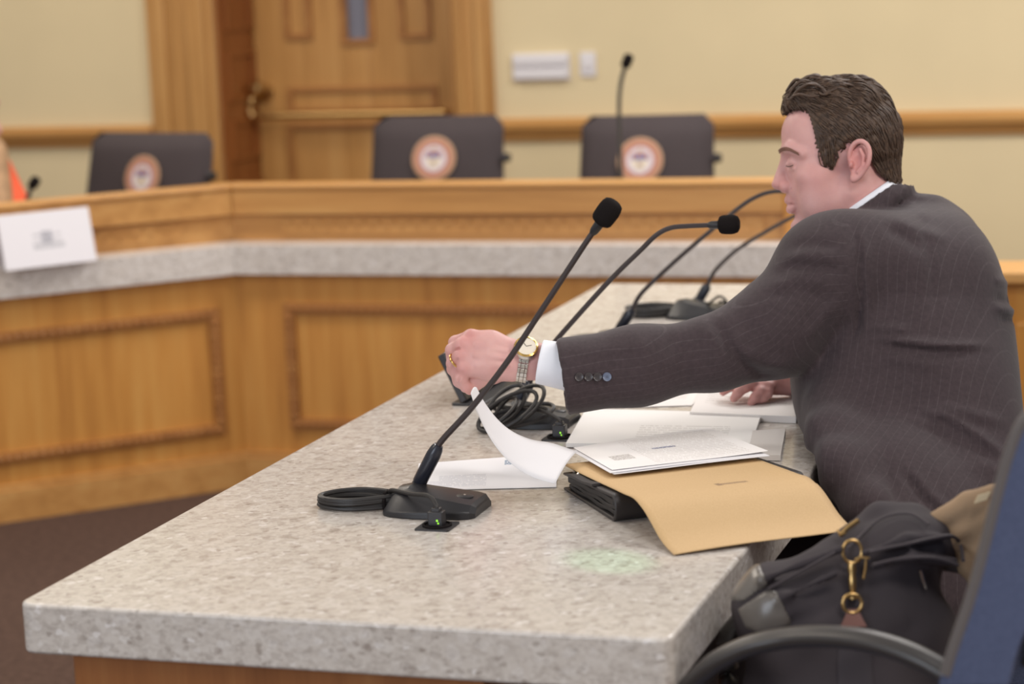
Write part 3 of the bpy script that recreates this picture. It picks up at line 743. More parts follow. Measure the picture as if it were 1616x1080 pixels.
# printed pages on the folder, with the sheet lifted by the hand
Zp = Zf+.0008
DOC = printed('document_print', S(240,236,234), S(190,180,174), 20, rng=(.30,.92,.06,.93), cols=2.2, marks=((.10,.24,.30,.48,S(196,190,186)), (.42,.58,.52,.57,S(140,142,164))))
g = [(966,747),(1212,718),(1118,678),(905,712)]
for k, (lab, dz, off) in enumerate((('lowest printed page lying on the kraft folder', .0, (3,2)), ('printed page in the middle of the pile on the kraft folder', .0009, (-3,0)), ('top printed page with rows of text on the kraft folder', .0019, (0,-5)))):
    cs = [onz(x+off[0], y+off[1], Zp+dz-(.002 if y > 716 else .0095)) for x, y in g]
    sheet_obj('printed_page', lab, 'paper', cs, DOC if k == 2 else MAT['paper'], .0005, 'printed pages on the kraft folder', bumpz=lambda u, v: .0012*math.sin(3*u+k)*u + (.0022*(u**4)*(1-v)**2 if k == 2 else 0))
# held sheet: near and far edge curves, the near one lower, in two planes of constant Y
yn = onz(876, 764, TZ+.030)[1]; yf = onz(908, 712, TZ+.046)[1]
cn = spline([ony(x, y, yn) for x, y in ((743,621),(752,648),(768,682),(788,712),(812,736),(842,754),(876,764))], 5)
cf = spline([ony(x, y, yf) for x, y in ((752,612),(765,636),(785,662),(808,681),(838,694),(872,700),(910,713))], 5)
G = [[cn[i]*(1-v)+cf[i]*v + np.array([0,0,.004*math.sin(math.pi*v)]) for v in np.linspace(0,1,9)] for i in range(len(cn))]
m = MB(); m.sheet(G, .0005); obj('held_sheet', m, MAT['paper'], loc=G[15][4], smooth=180, label='curling white sheet lifted by the hand with the watch', cat='paper')
# papers further along the table
BK = printed('back_print', S(238,236,234), S(180,176,172), 16, rng=(.36,.86,.1,.55), cols=1.2)
z1 = TZ+.0012
zA = TZ+.0045
sheet_obj('document_stack', 'wide white document under the outstretched sleeve', 'paper', [onz(893,703,zA), onz(1186,703,zA), onz(1202,655,zA), onz(925,648,zA)], BK, .006)
BK2 = printed('back_print_far', S(236,232,230), S(176,172,168), 14, rng=(.1,.9,.3,.8), cols=1.4)
sheet_obj('document_sheet', 'white printed sheet behind the wide document, half hidden by the sleeve', 'paper', [onz(905,646,z1), onz(1092,640,z1), onz(1120,607,z1), onz(930,607,z1)], BK2, .0006)
zB = TZ+.0058
sheet_obj('booklet', 'thick white booklet beneath the resting right hand', 'booklet', [onz(1089,656,zB), onz(1256,663,zB), onz(1262,610,zB), onz(1112,607,zB)], BK2, .0105)
sheet_obj('grey_folder', 'pale grey folder beside the man\'s jacket, behind the printed pages', 'folder', [onz(1180,722,z1+.004), onz(1232,723,z1+.004), onz(1240,680,z1+.004), onz(1188,684,z1+.004)], plain('grey_card', S(214,208,204), .7), .008)

# ------------------------------------------------------------------ implicit surfaces -> one continuous mesh (naive surface nets)
class Field:
    def __init__(s, lo, hi, h):
        s.lo = np.array(lo, float); s.h = h; s.n = np.ceil((np.array(hi)-s.lo)/h).astype(int)+1
        s.ax = [s.lo[i]+h*np.arange(s.n[i]) for i in range(3)]
        s.V = np.full(tuple(s.n), .5, np.float32)
    def sub(s, lo, hi):
        sl = []
        for i in range(3):
            a = int(np.clip(np.floor((lo[i]-s.lo[i])/s.h), 0, s.n[i]-1)); b = int(np.clip(np.ceil((hi[i]-s.lo[i])/s.h)+1, a+1, s.n[i])); sl.append(slice(a, b))
        return tuple(sl), s.ax[0][sl[0]][:,None,None], s.ax[1][sl[1]][None,:,None], s.ax[2][sl[2]][None,None,:]
    def comb(s, sl, d, k, op):
        v = s.V[sl]; d = d.astype(np.float32)
        if op == 'u':
            r = np.minimum(v, d)
            if k > 0: hh = np.maximum(k-np.abs(v-d), 0)/k; r = r-hh*hh*k*.25
        elif op == 's':
            d = -d; r = np.maximum(v, d)
            if k > 0: hh = np.maximum(k-np.abs(v-d), 0)/k; r = r+hh*hh*k*.25
        else:
            r = np.maximum(v, d)
            if k > 0: hh = np.maximum(k-np.abs(v-d), 0)/k; r = r+hh*hh*k*.25
        s.V[sl] = r
    def cone(s, a, b, r1, r2=None, k=.0, op='u'):
        a = np.array(a, float); b = np.array(b, float); r2 = r1 if r2 is None else r2; R = max(r1, r2)+k+3*s.h
        sl, X, Y, Z = s.sub(np.minimum(a, b)-R, np.maximum(a, b)+R); d = b-a; L = d@d+1e-12
        t = np.clip(((X-a[0])*d[0]+(Y-a[1])*d[1]+(Z-a[2])*d[2])/L, 0, 1)
        D = np.sqrt((X-a[0]-t*d[0])**2+(Y-a[1]-t*d[1])**2+(Z-a[2]-t*d[2])**2)-(r1+(r2-r1)*t)
        s.comb(sl, D, k, op)
    def chain(s, pts, rs, k=.0, op='u'):
        for i in range(len(pts)-1): s.cone(pts[i], pts[i+1], rs[i], rs[i+1], k, op)
    def ell(s, c, r, k=.0, op='u', R=None):
        c = np.array(c, float); r = np.array(r, float); m = r.max()+k+3*s.h
        sl, X, Y, Z = s.sub(c-m, c+m); X = X-c[0]; Y = Y-c[1]; Z = Z-c[2]
        if R is not None:
            R = np.array(R); X, Y, Z = (R[0][0]*X+R[0][1]*Y+R[0][2]*Z, R[1][0]*X+R[1][1]*Y+R[1][2]*Z, R[2][0]*X+R[2][1]*Y+R[2][2]*Z)
        k0 = np.sqrt((X/r[0])**2+(Y/r[1])**2+(Z/r[2])**2); k1 = np.sqrt((X/r[0]**2)**2+(Y/r[1]**2)**2+(Z/r[2]**2)**2)+1e-9
        s.comb(sl, k0*(k0-1)/k1, k, op)
    def disp(s, pts, amp, w, wmax=None, taper=True):
        """fold: ridge (amp>0) or groove (amp<0) along a polyline given in image points, on the side nearer than depth wmax"""
        P = np.array(pts, float); X, Y, Z = s.ax[0][:,None,None], s.ax[1][None,:,None], s.ax[2][None,None,:]
        z0 = 3.3
        lo = Q(P[:,0].min()-4*w, P[:,1].min()-4*w, z0); hi = Q(P[:,0].max()+4*w, P[:,1].max()+4*w, z0)
        sl, X, Y, Z = s.sub(np.array([lo[0]-.04, lo[1]-.04, s.lo[2]]), np.array([hi[0]+.04, hi[1]+.04, wmax if wmax else 9]))
        px = 808+FPX*X/Z; py = 540+FPX*Y/Z
        best = None; tt = None; Ls = np.r_[0, np.cumsum(np.hypot(*np.diff(P, axis=0).T))]
        for i in range(len(P)-1):
            d = P[i+1]-P[i]; L = d@d+1e-9; t = np.clip(((px-P[i][0])*d[0]+(py-P[i][1])*d[1])/L, 0, 1)
            D = (px-P[i][0]-t*d[0])**2+(py-P[i][1]-t*d[1])**2; u = (Ls[i]+t*math.sqrt(L))/Ls[-1]
            if best is None: best, tt = D, u
            else: mk = D < best; best = np.where(mk, D, best); tt = np.where(mk, u, tt)
        g = np.exp(-best/(w*w))
        if taper: g = g*np.clip(np.sin(np.pi*np.clip(tt, 0, 1))*1.6, 0.15, 1)
        s.V[sl] -= (amp*g).astype(np.float32)
    def mesh(s):
        V = s.V; I = V < 0; n = s.n
        c = [(a, b, d) for a in (0,1) for b in (0,1) for d in (0,1)]
        cs = np.zeros(tuple(n-1), np.int8)
        for a, b, d in c: cs += I[a:n[0]-1+a, b:n[1]-1+b, d:n[2]-1+d]
        act = (cs > 0) & (cs < 8); ijk = np.argwhere(act); idx = np.full(tuple(n-1), -1, np.int64); idx[act] = np.arange(len(ijk))
        cv = np.stack([V[ijk[:,0]+a, ijk[:,1]+b, ijk[:,2]+d] for a, b, d in c], 1); co = np.array(c, float)
        acc = np.zeros((len(ijk), 3)); cnt = np.zeros(len(ijk))
        for p in range(8):
            for ax in (4, 2, 1):
                if p & ax: continue
                q = p | ax; va, vb = cv[:,p], cv[:,q]; m = (va < 0) != (vb < 0)
                t = np.where(m, va/np.where(m, va-vb, 1), 0)
                acc += np.where(m[:,None], co[p]+(co[q]-co[p])*t[:,None], 0); cnt += m
        P = s.lo+(ijk+acc/cnt[:,None])*s.h
        F = []
        for ax in range(3):
            b, d = (ax+1) % 3, (ax+2) % 3
            A = [slice(None)]*3; B = [slice(None)]*3; A[ax] = slice(0, n[ax]-1); B[ax] = slice(1, n[ax])
            ch = I[tuple(A)] != I[tuple(B)]; e = np.argwhere(ch)
            ok = (e[:,b] > 0) & (e[:,d] > 0) & (e[:,b] < n[b]-1) & (e[:,d] < n[d]-1); e = e[ok]
            ins = I[tuple(e.T)]
            def cell(ob, od):
                q = e.copy(); q[:,b] -= ob; q[:,d] -= od; return idx[tuple(q.T)]
            f = np.stack([cell(1,1), cell(0,1), cell(0,0), cell(1,0)], 1)
            f[~ins] = f[~ins][:, ::-1]; F.append(f)
        return P, np.concatenate(F)
def relax(P, F, it=2, lam=.5):
    e = np.concatenate([F[:,[0,1]], F[:,[1,2]], F[:,[2,3]], F[:,[3,0]]]); 
    for _ in range(it):
        acc = np.zeros_like(P); cnt = np.zeros(len(P))
        for a, b in ((0,1),(1,0)):
            for i in range(3): acc[:,i] += np.bincount(e[:,a], P[e[:,b],i], len(P))
            cnt += np.bincount(e[:,a], minlength=len(P))
        P = P+lam*(acc/np.maximum(cnt,1)[:,None]-P)
    return P
def sdf_obj(name, parts, mats, parent=None, loc=None, label=None, cat=None, world=True, attr=None, group=None):
    """parts: list of (P, F[, material index]) in camera-axes metres; joined as one mesh"""
    vs, fs, mi, n = [], [], [], 0
    for p in parts:
        P, F = p[0], p[1]; vs.append(c2w(P)); fs.append(F+n); mi += [p[2] if len(p) > 2 else 0]*len(F); n += len(P)
    v = np.concatenate(vs); f = np.concatenate(fs)
    wl = WL[parent.name] if parent is not None else np.array(loc if loc is not None else (0,0,0), float)
    me = bpy.data.meshes.new(name)
    v = v-wl
    me.vertices.add(len(v)); me.vertices.foreach_set('co', v.astype(np.float32).ravel())
    me.loops.add(len(f)*4); me.loops.foreach_set('vertex_index', f.astype(np.int32).ravel())
    me.polygons.add(len(f)); me.polygons.foreach_set('loop_start', np.arange(0, len(f)*4, 4, dtype=np.int32))
    me.update(calc_edges=True); me.validate()
    me.polygons.foreach_set('use_smooth', np.ones(len(me.polygons), bool))
    if any(mi): me.polygons.foreach_set('material_index', np.array(mi, np.int32))
    if attr is not None:
        for an, av in attr.items():
            a = me.attributes.new(an, 'FLOAT', 'POINT'); a.data.foreach_set('value', np.asarray(av, np.float32))
    o = link_mesh(name, me, mats, parent, wl)
    if parent is None: o.location = wl.tolist()
    _setprops(o, label, cat, group, None)
    return o

# ------------------------------------------------------------------ the seated man
DH = 3.45; KH = DH/FPX
TH = R_(5.0); CX = 1335
def hp(x, y, z=0.0):
    """head point: image point at the head's depth, z in head pixels towards the back of the picture, turned by TH"""
    xr = CX+(x-CX)*math.cos(TH)+z*math.sin(TH); zr = -(x-CX)*math.sin(TH)+z*math.cos(TH)
    return np.array([(xr-808)*KH, (y-540)*KH, DH+zr*KH])
def inv_head(X, Y, Z):
    xr = X/KH+808; y = Y/KH+540; zr = (Z-DH)/KH
    return CX+(xr-CX)*math.cos(TH)-zr*math.sin(TH), y, (xr-CX)*math.sin(TH)+zr*math.cos(TH)
RH = np.array([[math.cos(TH),0,-math.sin(TH)],[0,1,0],[math.sin(TH),0,math.cos(TH)]])   # camera axes -> head axes
H = Field(hp(1190,112,0)-np.array([0,0,.115]), hp(1450,405,0)+np.array([0,0,.115]), 1.75*KH)
def E(c, r, k=8, op='u', rot=0.0):
    R = RH
    if rot: cr, sr = math.cos(rot), math.sin(rot); R = np.array([[cr,sr,0],[-sr,cr,0],[0,0,1]]) @ RH
    H.ell(hp(*c), np.array(r)*KH, k*KH, op, R)
def Cn(a, b, r1, r2=None, k=6, op='u'): H.cone(hp(*a), hp(*b), r1*KH, (r1 if r2 is None else r2)*KH, k*KH, op)
# skull, face, jaw, neck
E((1334,218,0), (79,84,70), 0)
E((1294,212,0), (60.5,56,57), 22)
E((1294,262,0), (53,62,55), 22)
E((1302,318,0), (49,50,46), 20)
for s in (-1, 1):
    Cn((1338,306,44*s), (1288,358,18*s), 17, 13, 18)                 # jaw line
    E((1281,281,40*s), (26,18,20), 14)                                # cheekbone
    E((1290,312,38*s), (28,36,19), 20)                                # cheek
    E((1262,305,17*s), (13,17,11), 10)                                # muzzle beside the mouth
E((1267,357,0), (19,16,23), 14)                                       # chin
E((1259,311,0), (18,17,18), 10)
E((1246,344,0), (6,6,22), 5, 's')                                     # dent over the chin
# brow ridge, sockets, lids
for s in (-1, 1):
    Cn((1240,237,7*s), (1246,236,34*s), 7.5, 8, 8); Cn((1246,236,34*s), (1266,246,49*s), 8, 7, 8)
    E((1239,256,26*s), (13,9,15), 8, 's')
    E((1254,257,27*s), (12,10.5,13), 3)
    Cn((1242.5,259.5,20*s), (1243,261,28*s), 3.0, 3.2, 2); Cn((1243,261,28*s), (1252,259,38*s), 3.2, 2.0, 2)   # lowered lid
    Cn((1247,268,20*s), (1253,268,36*s), 3.2, 3.0, 4)                  # lower lid bag
# nose
Cn((1241,249,0), (1231,280,0), 7.5, 8.5, 9); E((1228,290.5,0), (9.8,8.2,9.5), 6); E((1238,289,0), (12,11,12), 7)
for s in (-1, 1):
    E((1240,296,12*s), (9,8,7), 5); E((1234,303,6*s), (5,4,3.2), 2, 's')
# lips
for s in (-1, 1):
    Cn((1245,316,0), (1247,316,8*s), 5.8, 5.6, 4); Cn((1247,316,8*s), (1258,321,21*s), 5.4, 3.4, 4)
    Cn((1248.5,330,0), (1249.5,330,9*s), 6.6, 6.3, 4); Cn((1249.5,330,9*s), (1259,324,20*s), 6, 3, 4)
    Cn((1240,322.5,0), (1244,322.5,9*s), 1.5, 1.5, 2, 's'); Cn((1244,322.5,9*s), (1259,322.5,23*s), 1.5, 1.2, 2, 's')
    Cn((1251,300,19*s), (1266,322,31*s), 1.0, .8, 5, 's')             # nasolabial line
for yy, a in ((205, .9), (213, 1.0), (221, .9)):                      # forehead creases
    for s in (-1, 1): Cn((1229.5,yy,0), (1236,yy-1,24*s), 1.2*a, .8, 3, 's')
# neck with the cord behind the jaw
H.cone(hp(1352,292,0), hp(1388,385,0), 56*KH, 64*KH, 14*KH)
for s in (-1, 1): Cn((1362,288,44*s), (1334,372,26*s), 13, 12, 10)
# ears
for s in (-1, 1):
    z = lambda v: s*v
    ex = 5 if s < 0 else 0
    E((1346+ex,262,z(73)), (14,28,7), 4, rot=.14)
    rim = [(1333,264,73),(1331,252,75),(1334,240,78),(1341,232,82),(1350,231,86),(1358,238,88),(1361,250,89),(1359,264,88),(1353,276,84),(1345,286,80),(1337,290,76)]
    rim = [tuple(p) for p in spline([(x+ex, y, z(q)) for x, y, q in rim], 3)]
    for a, b in zip(rim[:-1], rim[1:]): Cn(a, b, 3.7, 3.7, 1.5)
    E((1338+ex,286,z(77)), (6.5,7.5,4.5), 4)
    E((1343+ex,263,z(84)), (8.5,14,7), 2.5, 's', rot=.14)
    for a, b in (((1347,243,82),(1352,254,83)), ((1352,254,83),(1351,267,83)), ((1351,267,83),(1343,278,81))): Cn((a[0]+ex,a[1],z(a[2])), (b[0]+ex,b[1],z(b[2])), 3.0, 3.0, 2)
    E((1333+ex,266,z(79)), (4,6,4.5), 3)
headV = H.V.copy()
PH, FH = H.mesh(); PH = relax(PH, FH, 1, .4)

# hair: the skull grown by a few millimetres inside a hairline, with combed locks
def poly_sd(px, py, poly):
    P = np.array(poly, float); d = np.full(np.broadcast(px, py).shape, 1e9); ins = np.zeros(d.shape, bool)
    for i in range(len(P)):
        a, b = P[i], P[(i+1) % len(P)]; e = b-a; t = np.clip(((px-a[0])*e[0]+(py-a[1])*e[1])/(e@e+1e-9), 0, 1)
        d = np.minimum(d, (px-a[0]-t*e[0])**2+(py-a[1]-t*e[1])**2)
        c = ((a[1] > py) != (b[1] > py)); xs = (b[0]-a[0])*(py-a[1])/((b[1]-a[1]) if abs(b[1]-a[1]) > 1e-9 else 1e-9)+a[0]; ins ^= c & (px < xs)
    return np.where(ins, -1, 1)*np.sqrt(d)
HF = Field(hp(1215,105,0)-np.array([0,0,.1]), hp(1435,315,0)+np.array([0,0,.1]), 1.5*KH)
# resample: skull field evaluated again on the hair grid from the same main volumes
HF.V[:] = .5
def E2_(c, r, k=8, rot=0.0): 
    HF.ell(hp(*c), np.array(r)*KH, k*KH, 'u', RH)
E2_((1334,218,0), (84,92,75), 0); E2_((1293,205,0), (62,58,62), 18); E2_((1294,258,0), (54,62,58.5), 18)
E2_((1283,160,0), (47,30,50), 14); E2_((1330,160,0), (66,37,58), 14); E2_((1378,225,0), (41,62,62), 16); E2_((1382,270,0), (36,36,50), 14)
HF.cone(hp(1365,285,0), hp(1380,330,0), 53*KH, 56*KH, 10*KH)
X, Y, Z = HF.ax[0][:,None,None], HF.ax[1][None,:,None], HF.ax[2][None,None,:]
hx, hy, hz = inv_head(X, Y, Z); hx = hx+0*hy+0*hz; hy = hy+0*hx; hz = hz+0*hx
hairline = [(1238,178),(1233,172),(1236,158),(1247,142),(1270,126),(1300,110),(1360,110),(1400,130),(1425,170),(1432,235),(1418,290),(1408,289),(1390,283),(1378,273),(1370,257),(1365,241),(1352,228),(1338,226),(1328,231),(1325,240),(1314,251),(1310,265),(1297,264),(1291,248),(1285,233),(1281,206),(1276,187),(1271,174),(1256,174)]
gx_, gy_ = np.arange(1190, 1470.0), np.arange(95, 335.0)
tab = poly_sd(gx_[:,None], gy_[None,:], hairline)
ix = np.clip(hx-1190, 0, len(gx_)-1.01); iy = np.clip(hy-95, 0, len(gy_)-1.01); i0 = ix.astype(int); j0 = iy.astype(int); fx = ix-i0; fy = iy-j0
pd = tab[i0,j0]*(1-fx)*(1-fy)+tab[i0+1,j0]*fx*(1-fy)+tab[i0,j0+1]*(1-fx)*fy+tab[i0+1,j0+1]*fx*fy
# hairline runs round the forehead: lift the front edge towards the middle
flow = hx*.55+hy*.83
wob = 6*np.sin(hx*.045+hz*.05)+4*np.sin(hy*.06-hz*.07+1.3)+2.5*np.sin(hx*.11+hy*.09)
d1 = np.sin((flow+wob)/2.7)*.4+np.sin((flow*.8+wob*1.6+hz*.35)/4.6)*.5
top = np.clip((212-hy)/50, 0, 1)
lock = np.sin((hx*.9-hy*.15+18*np.sin(hz*.05+.6)+10*np.sin(hy*.07))/6.2)*2.3+np.sin((hx*.6+hz*.55+9*np.sin(hx*.08))/5.0)*1.6
HF.V -= (KH*(d1*(1-top*.6)+lock*top)).astype(np.float32)
pd = pd+1.1*np.sin(hy*.75+hx*.5)+.9*np.sin(hx*.9-hy*.3)
HF.V = np.maximum(HF.V, (pd*KH).astype(np.float32)+0*HF.V)
hh = np.maximum(0, 1)
PHr, FHr = HF.mesh(); PHr = relax(PHr, FHr, 1, .3)

# ---------------- hands
DL = 3.28; KL = DL/FPX
def hd(x, y, z=0.0, D=DL): return Q(x, y, D+z*D/FPX)
L = Field(hd(690,505)-np.array([0,0,.05]), hd(905,640)+np.array([0,0,.06]), 1.35*KL)
def Lc(pts, rs, k=5):
    for i in range(len(pts)-1): L.cone(hd(*pts[i]), hd(*pts[i+1]), rs[i]*KL, rs[i+1]*KL, k*KL)
L.ell(hd(870,572,8), np.array([70,30,24])*KL, 0); L.ell(hd(826,568,6), np.array([34,29.5,22])*KL, 14*KL)
kn = {'i': (744,533,12), 'm': (731,545,0), 'r': (728,563,-5), 'p': (735,582,-6)}
for q, w in (('i',(806,552,14)), ('m',(806,561,6)), ('r',(806,573,2)), ('p',(806,585,4))):
    Lc([w, ((w[0]+kn[q][0])/2, (w[1]+kn[q][1])/2-2, (w[2]+kn[q][2])/2-3), kn[q]], [17,16.5,13.5], 12)
L.ell(hd(772,560,12), np.array([40,30,20])*KL, 14*KL); L.ell(hd(778,582,18), np.array([34,22,20])*KL, 12*KL)
for q in kn: L.ell(hd(kn[q][0]-2, kn[q][1]-1, kn[q][2]-5), np.array([10,9.5,9])*KL, 6*KL)
Lc([kn['i'], (719,541,26), (716,566,42), (736,600,40)], [12.5,11,9.6,8.2], 4)
Lc([kn['m'], (714,553,12), (715,583,24), (737,612,26)], [12.5,11,9.6,8.2], 4)
Lc([kn['r'], (715,574,4), (724,602,10), (741,616,16)], [12,10.6,9.2,7.8], 4); L.ell(hd(752,600,14), np.array([20,14,14])*KL, 8*KL)
Lc([kn['p'], (727,597,-4), (735,611,2), (748,612,10)], [11,9.6,8.4,7], 4)
Lc([(800,580,24), (778,592,32), (762,598,30), (749,612,22)], [18,14,10.5,8], 6)           # thumb closing from the other side
for a, b in (((724,551,-14),(708,560,0)), ((722,568,-18),(709,590,0)), ((728,588,-20),(722,606,-8))):   # creases between the knuckles
    L.cone(hd(*a), hd(*b), 2.2*KL, 1.6*KL, 3*KL, 's')
for a, b in (((800,556,-14),(752,545,-14)), ((800,566,-18),(750,561,-20)), ((800,577,-18),(752,577,-20))):  # tendons
    L.cone(hd(*a), hd(*b), 3.0*KL, 2.4*KL, 6*KL)
PLh, FLh = L.mesh(); PLh = relax(PLh, FLh, 1, .4)
# the resting right hand, fingers spread on the booklet
wr = onz(1232, 603, .83); DR = float(w2c(onz(1180, 632, .763))[2])
def rh(x, y, z=0.0): return Q(x, y, DR+z*DR/FPX)
KR_ = DR/FPX
G_ = Field(rh(1125,585)-np.array([0,0,.05]), rh(1345,650)+np.array([0,0,.06]), 1.6*KR_)
def Gc(pts, rs, k=4):
    for i in range(len(pts)-1): G_.cone(rh(*pts[i]), rh(*pts[i+1]), rs[i]*KR_, rs[i+1]*KR_, k*KR_)
Gc([(1340,625,20),(1262,603,16),(1226,604,12)], [30,23,20], 8); G_.ell(rh(1203,608,12), np.array([30,13,32])*KR_, 10*KR_)
Gc([(1186,607,-14),(1176,611,-20),(1165,620,-22),(1158,629,-22)], [10,8.5,7.6,6.2])
Gc([(1180,606,2),(1163,606,0),(1148,612,-2),(1141,619,-2)], [10,8.8,7.6,6.2])
Gc([(1184,605,18),(1166,603,20),(1150,606,22),(1142,612,22)], [10,8.6,7.4,6])
Gc([(1192,606,32),(1176,606,38),(1164,609,42),(1158,614,42)], [9,7.6,6.6,5.6])
Gc([(1208,612,-10),(1200,620,-22),(1192,628,-27),(1186,635,-28)], [11,9.5,8,6.6])
Gc([(1214,612,-14),(1212,621,-22),(1206,628,-24),(1201,632,-24)], [9,7.5,6.5,5.5])
PR_, FR_ = G_.mesh(); PR_ = relax(PR_, FR_, 1, .4)

# ---------------- body inside the clothes (torso, arms, legs), coarse, same mesh
hipY = 3.37; hipX = -.44
HL, HR_ = w2c((hipX, hipY-.10, .555)), w2c((hipX, hipY+.10, .555))
KL_, KR2 = w2c((hipX-.43, hipY-.11, .56)), w2c((hipX-.43, hipY+.13, .56))
AL, AR = w2c((hipX-.40, hipY-.11, .10)), w2c((hipX-.40, hipY+.13, .10))
B = Field(np.array([.05,-.3,2.95]), np.array([.9,1.12,4.05]), .014)
SHL, SHR = Q(1318,440,3.33), Q(1450,415,3.66)
B.chain([Q(1475,880,3.48), Q(1450,700,3.48), Q(1420,480,3.48), Q(1390,380,3.46)], [.12,.115,.12,.06], .05)
B.chain([SHL, Q(1140,556,3.29), Q(890,574,3.285)], [.055,.038,.028], .03); B.cone(SHL, SHR, .06, .06, .05)
EL_R = Q(1345,640,3.74)
B.chain([SHR, EL_R, rh(1262,604,16)], [.055,.040,.024], .03)
for hq, kq, aq in ((HL, KL_, AL), (HR_, KR2, AR)): B.chain([hq, kq, aq], [.085,.055,.038], .03)
PB, FB = B.mesh()

# ---------------- jacket
al = R_(18.2)
lev = [(322,1398,1468,.05),(336,1366,1496,.105),(355,1336,1524,.165),(400,1292,1563,.212),(450,1262,1587,.224),(500,1248,1602,.222),(560,1242,1612,.215),(620,1243,1618,.206),(680,1257,1622,.20),(740,1277,1626,.215),(800,1306,1631,.225),(860,1330,1640,.23),(940,1345,1652,.235)]
J = Field(np.array([.035,-.235,3.02]), np.array([.83,.40,3.86]), .0052)
X, Y, Z = J.ax[0][:,None,None], J.ax[1][None,:,None], J.ax[2][None,None,:]
ypx = (Y/DH*FPX+540).ravel()
ly = np.array([l[0] for l in lev], float); dense = spline([(l[0], l[1], l[2], ) for l in lev], 10); bb_ = spline([(l[0], l[3], 0) for l in lev], 10)
xl = np.interp(ypx, dense[:,0], dense[:,1]); xr = np.interp(ypx, dense[:,0], dense[:,2]); bw = np.interp(ypx, bb_[:,0], bb_[:,1])
dc = np.interp(ypx, [330,470,720,900], [3.475,3.475,3.375,3.39]); alv = np.interp(ypx, [450,740], [R_(18.2), R_(7)]); pw = np.interp(ypx, [520,740], [2.25,3.6])
hw = (xr-xl)/2*dc/FPX; uc = ((xl+xr)/2-808)*dc/FPX
mm = pw/(pw-1); aw = np.maximum(np.maximum(hw, .03)**mm-(bw*np.sin(alv))**mm, 1e-4)**(1/mm)/np.cos(alv)
uc, aw, bw2, dc, alv, pw = [k[None,:,None] for k in (uc, aw, bw, dc, alv, pw)]
dx, dz = X-uc, Z-dc
fa = -dx*np.cos(alv)+dz*np.sin(alv); fb = -dx*np.sin(alv)-dz*np.cos(alv)
q = (np.abs(fa/aw)**pw+np.abs(fb/bw2)**pw)**(1/pw)
J.V = ((q-1)*np.minimum(aw, bw2)*.85).astype(np.float32)
J.V = np.maximum(J.V, (((322-540)*DH/FPX)-Y).astype(np.float32)+0*J.V); 
# shoulders, blades, far sleeve
J.ell(Q(1306,424,3.335), (.070,.072,.072), .05); J.ell(Q(1340,420,3.36), (.085,.075,.08), .05)
J.ell(Q(1452,405,3.62), (.10,.092,.11), .05)
J.ell(Q(1480,440,3.47), (.075,.10,.15), .06)
J.cone(Q(1425,345,3.44), Q(1470,372,3.50), .035, .05, .035)
J.chain([SHR, EL_R, rh(1290,607,16)], [.078,.064,.046], .03)
# near sleeve
sl_c = [(1300,446,3.325),(1214,524,3.295),(1131,557,3.275),(1007,577,3.262),(872,597,3.255)]; sl_r = [83,70,55,58.5,62]
J.chain([Q(*p) for p in sl_c], [r*p[2]/FPX for r, p in zip(sl_r, sl_c)], .028)
cA, cB = Q(876,536,3.255), Q(895,658,3.255)
ax_ = Q(1007,577,3.262)-Q(884,597,3.255); ax_ /= np.linalg.norm(ax_)
nn = np.cross(cB-cA, [0,0,1.0]); nn /= np.linalg.norm(nn); nn = nn if nn@ax_ > 0 else -nn
def planecut(Fd, p, n, keep):      # keep the side n points to
    sl, X, Y, Z = Fd.sub(*keep); d = -((X-p[0])*n[0]+(Y-p[1])*n[1]+(Z-p[2])*n[2]); Fd.comb(sl, d, .004, 'i')
planecut(J, cA, nn, (Q(780,480,3.255)-np.array([0,0,.2]), Q(1000,720,3.255)+np.array([0,0,.2])))
cc = Q(884,597,3.255); J.cone(cc-ax_*.03, cc+ax_*.035, .046, .042, .004, 's')            # open cuff
# jacket collar
ring = []
for i in range(25):
    a = math.pi*2*i/24; ring.append((1369-47*math.cos(a)*1.0+0, 323+33*math.cos(a), 62*math.sin(a)))
up = np.array([-.56,-.82])
def colpt(i, off, grow=1.0):
    x, y, z = ring[i]; return hp(1369+(x-1369)*grow+up[0]*off, 323+(y-323)*grow+up[1]*off, z*grow)
for i in range(24):
    J.cone(colpt(i,-13,1.13), colpt(i+1,-13,1.13), 8.5*KH, 8.5*KH, .012); J.cone(colpt(i,-2,1.12), colpt(i+1,-2,1.12), 4.5*KH, 4.5*KH, .006)
# neck opening
J.cone(hp(1352,300,0), hp(1378,352,0), 55*KH, 56*KH, .006, 's')
# near front panel of the open jacket, hanging in front of the table corner
J.chain([Q(1310,640,3.27), Q(1312,690,3.20), Q(1326,738,3.135), Q(1372,806,3.085), Q(1430,880,3.09), Q(1450,935,3.12)], [.03,.032,.032,.031,.035,.05], .025)
J.chain([Q(1360,700,3.26), Q(1400,770,3.19), Q(1450,840,3.17), Q(1500,920,3.18)], [.05,.06,.07,.08], .06)
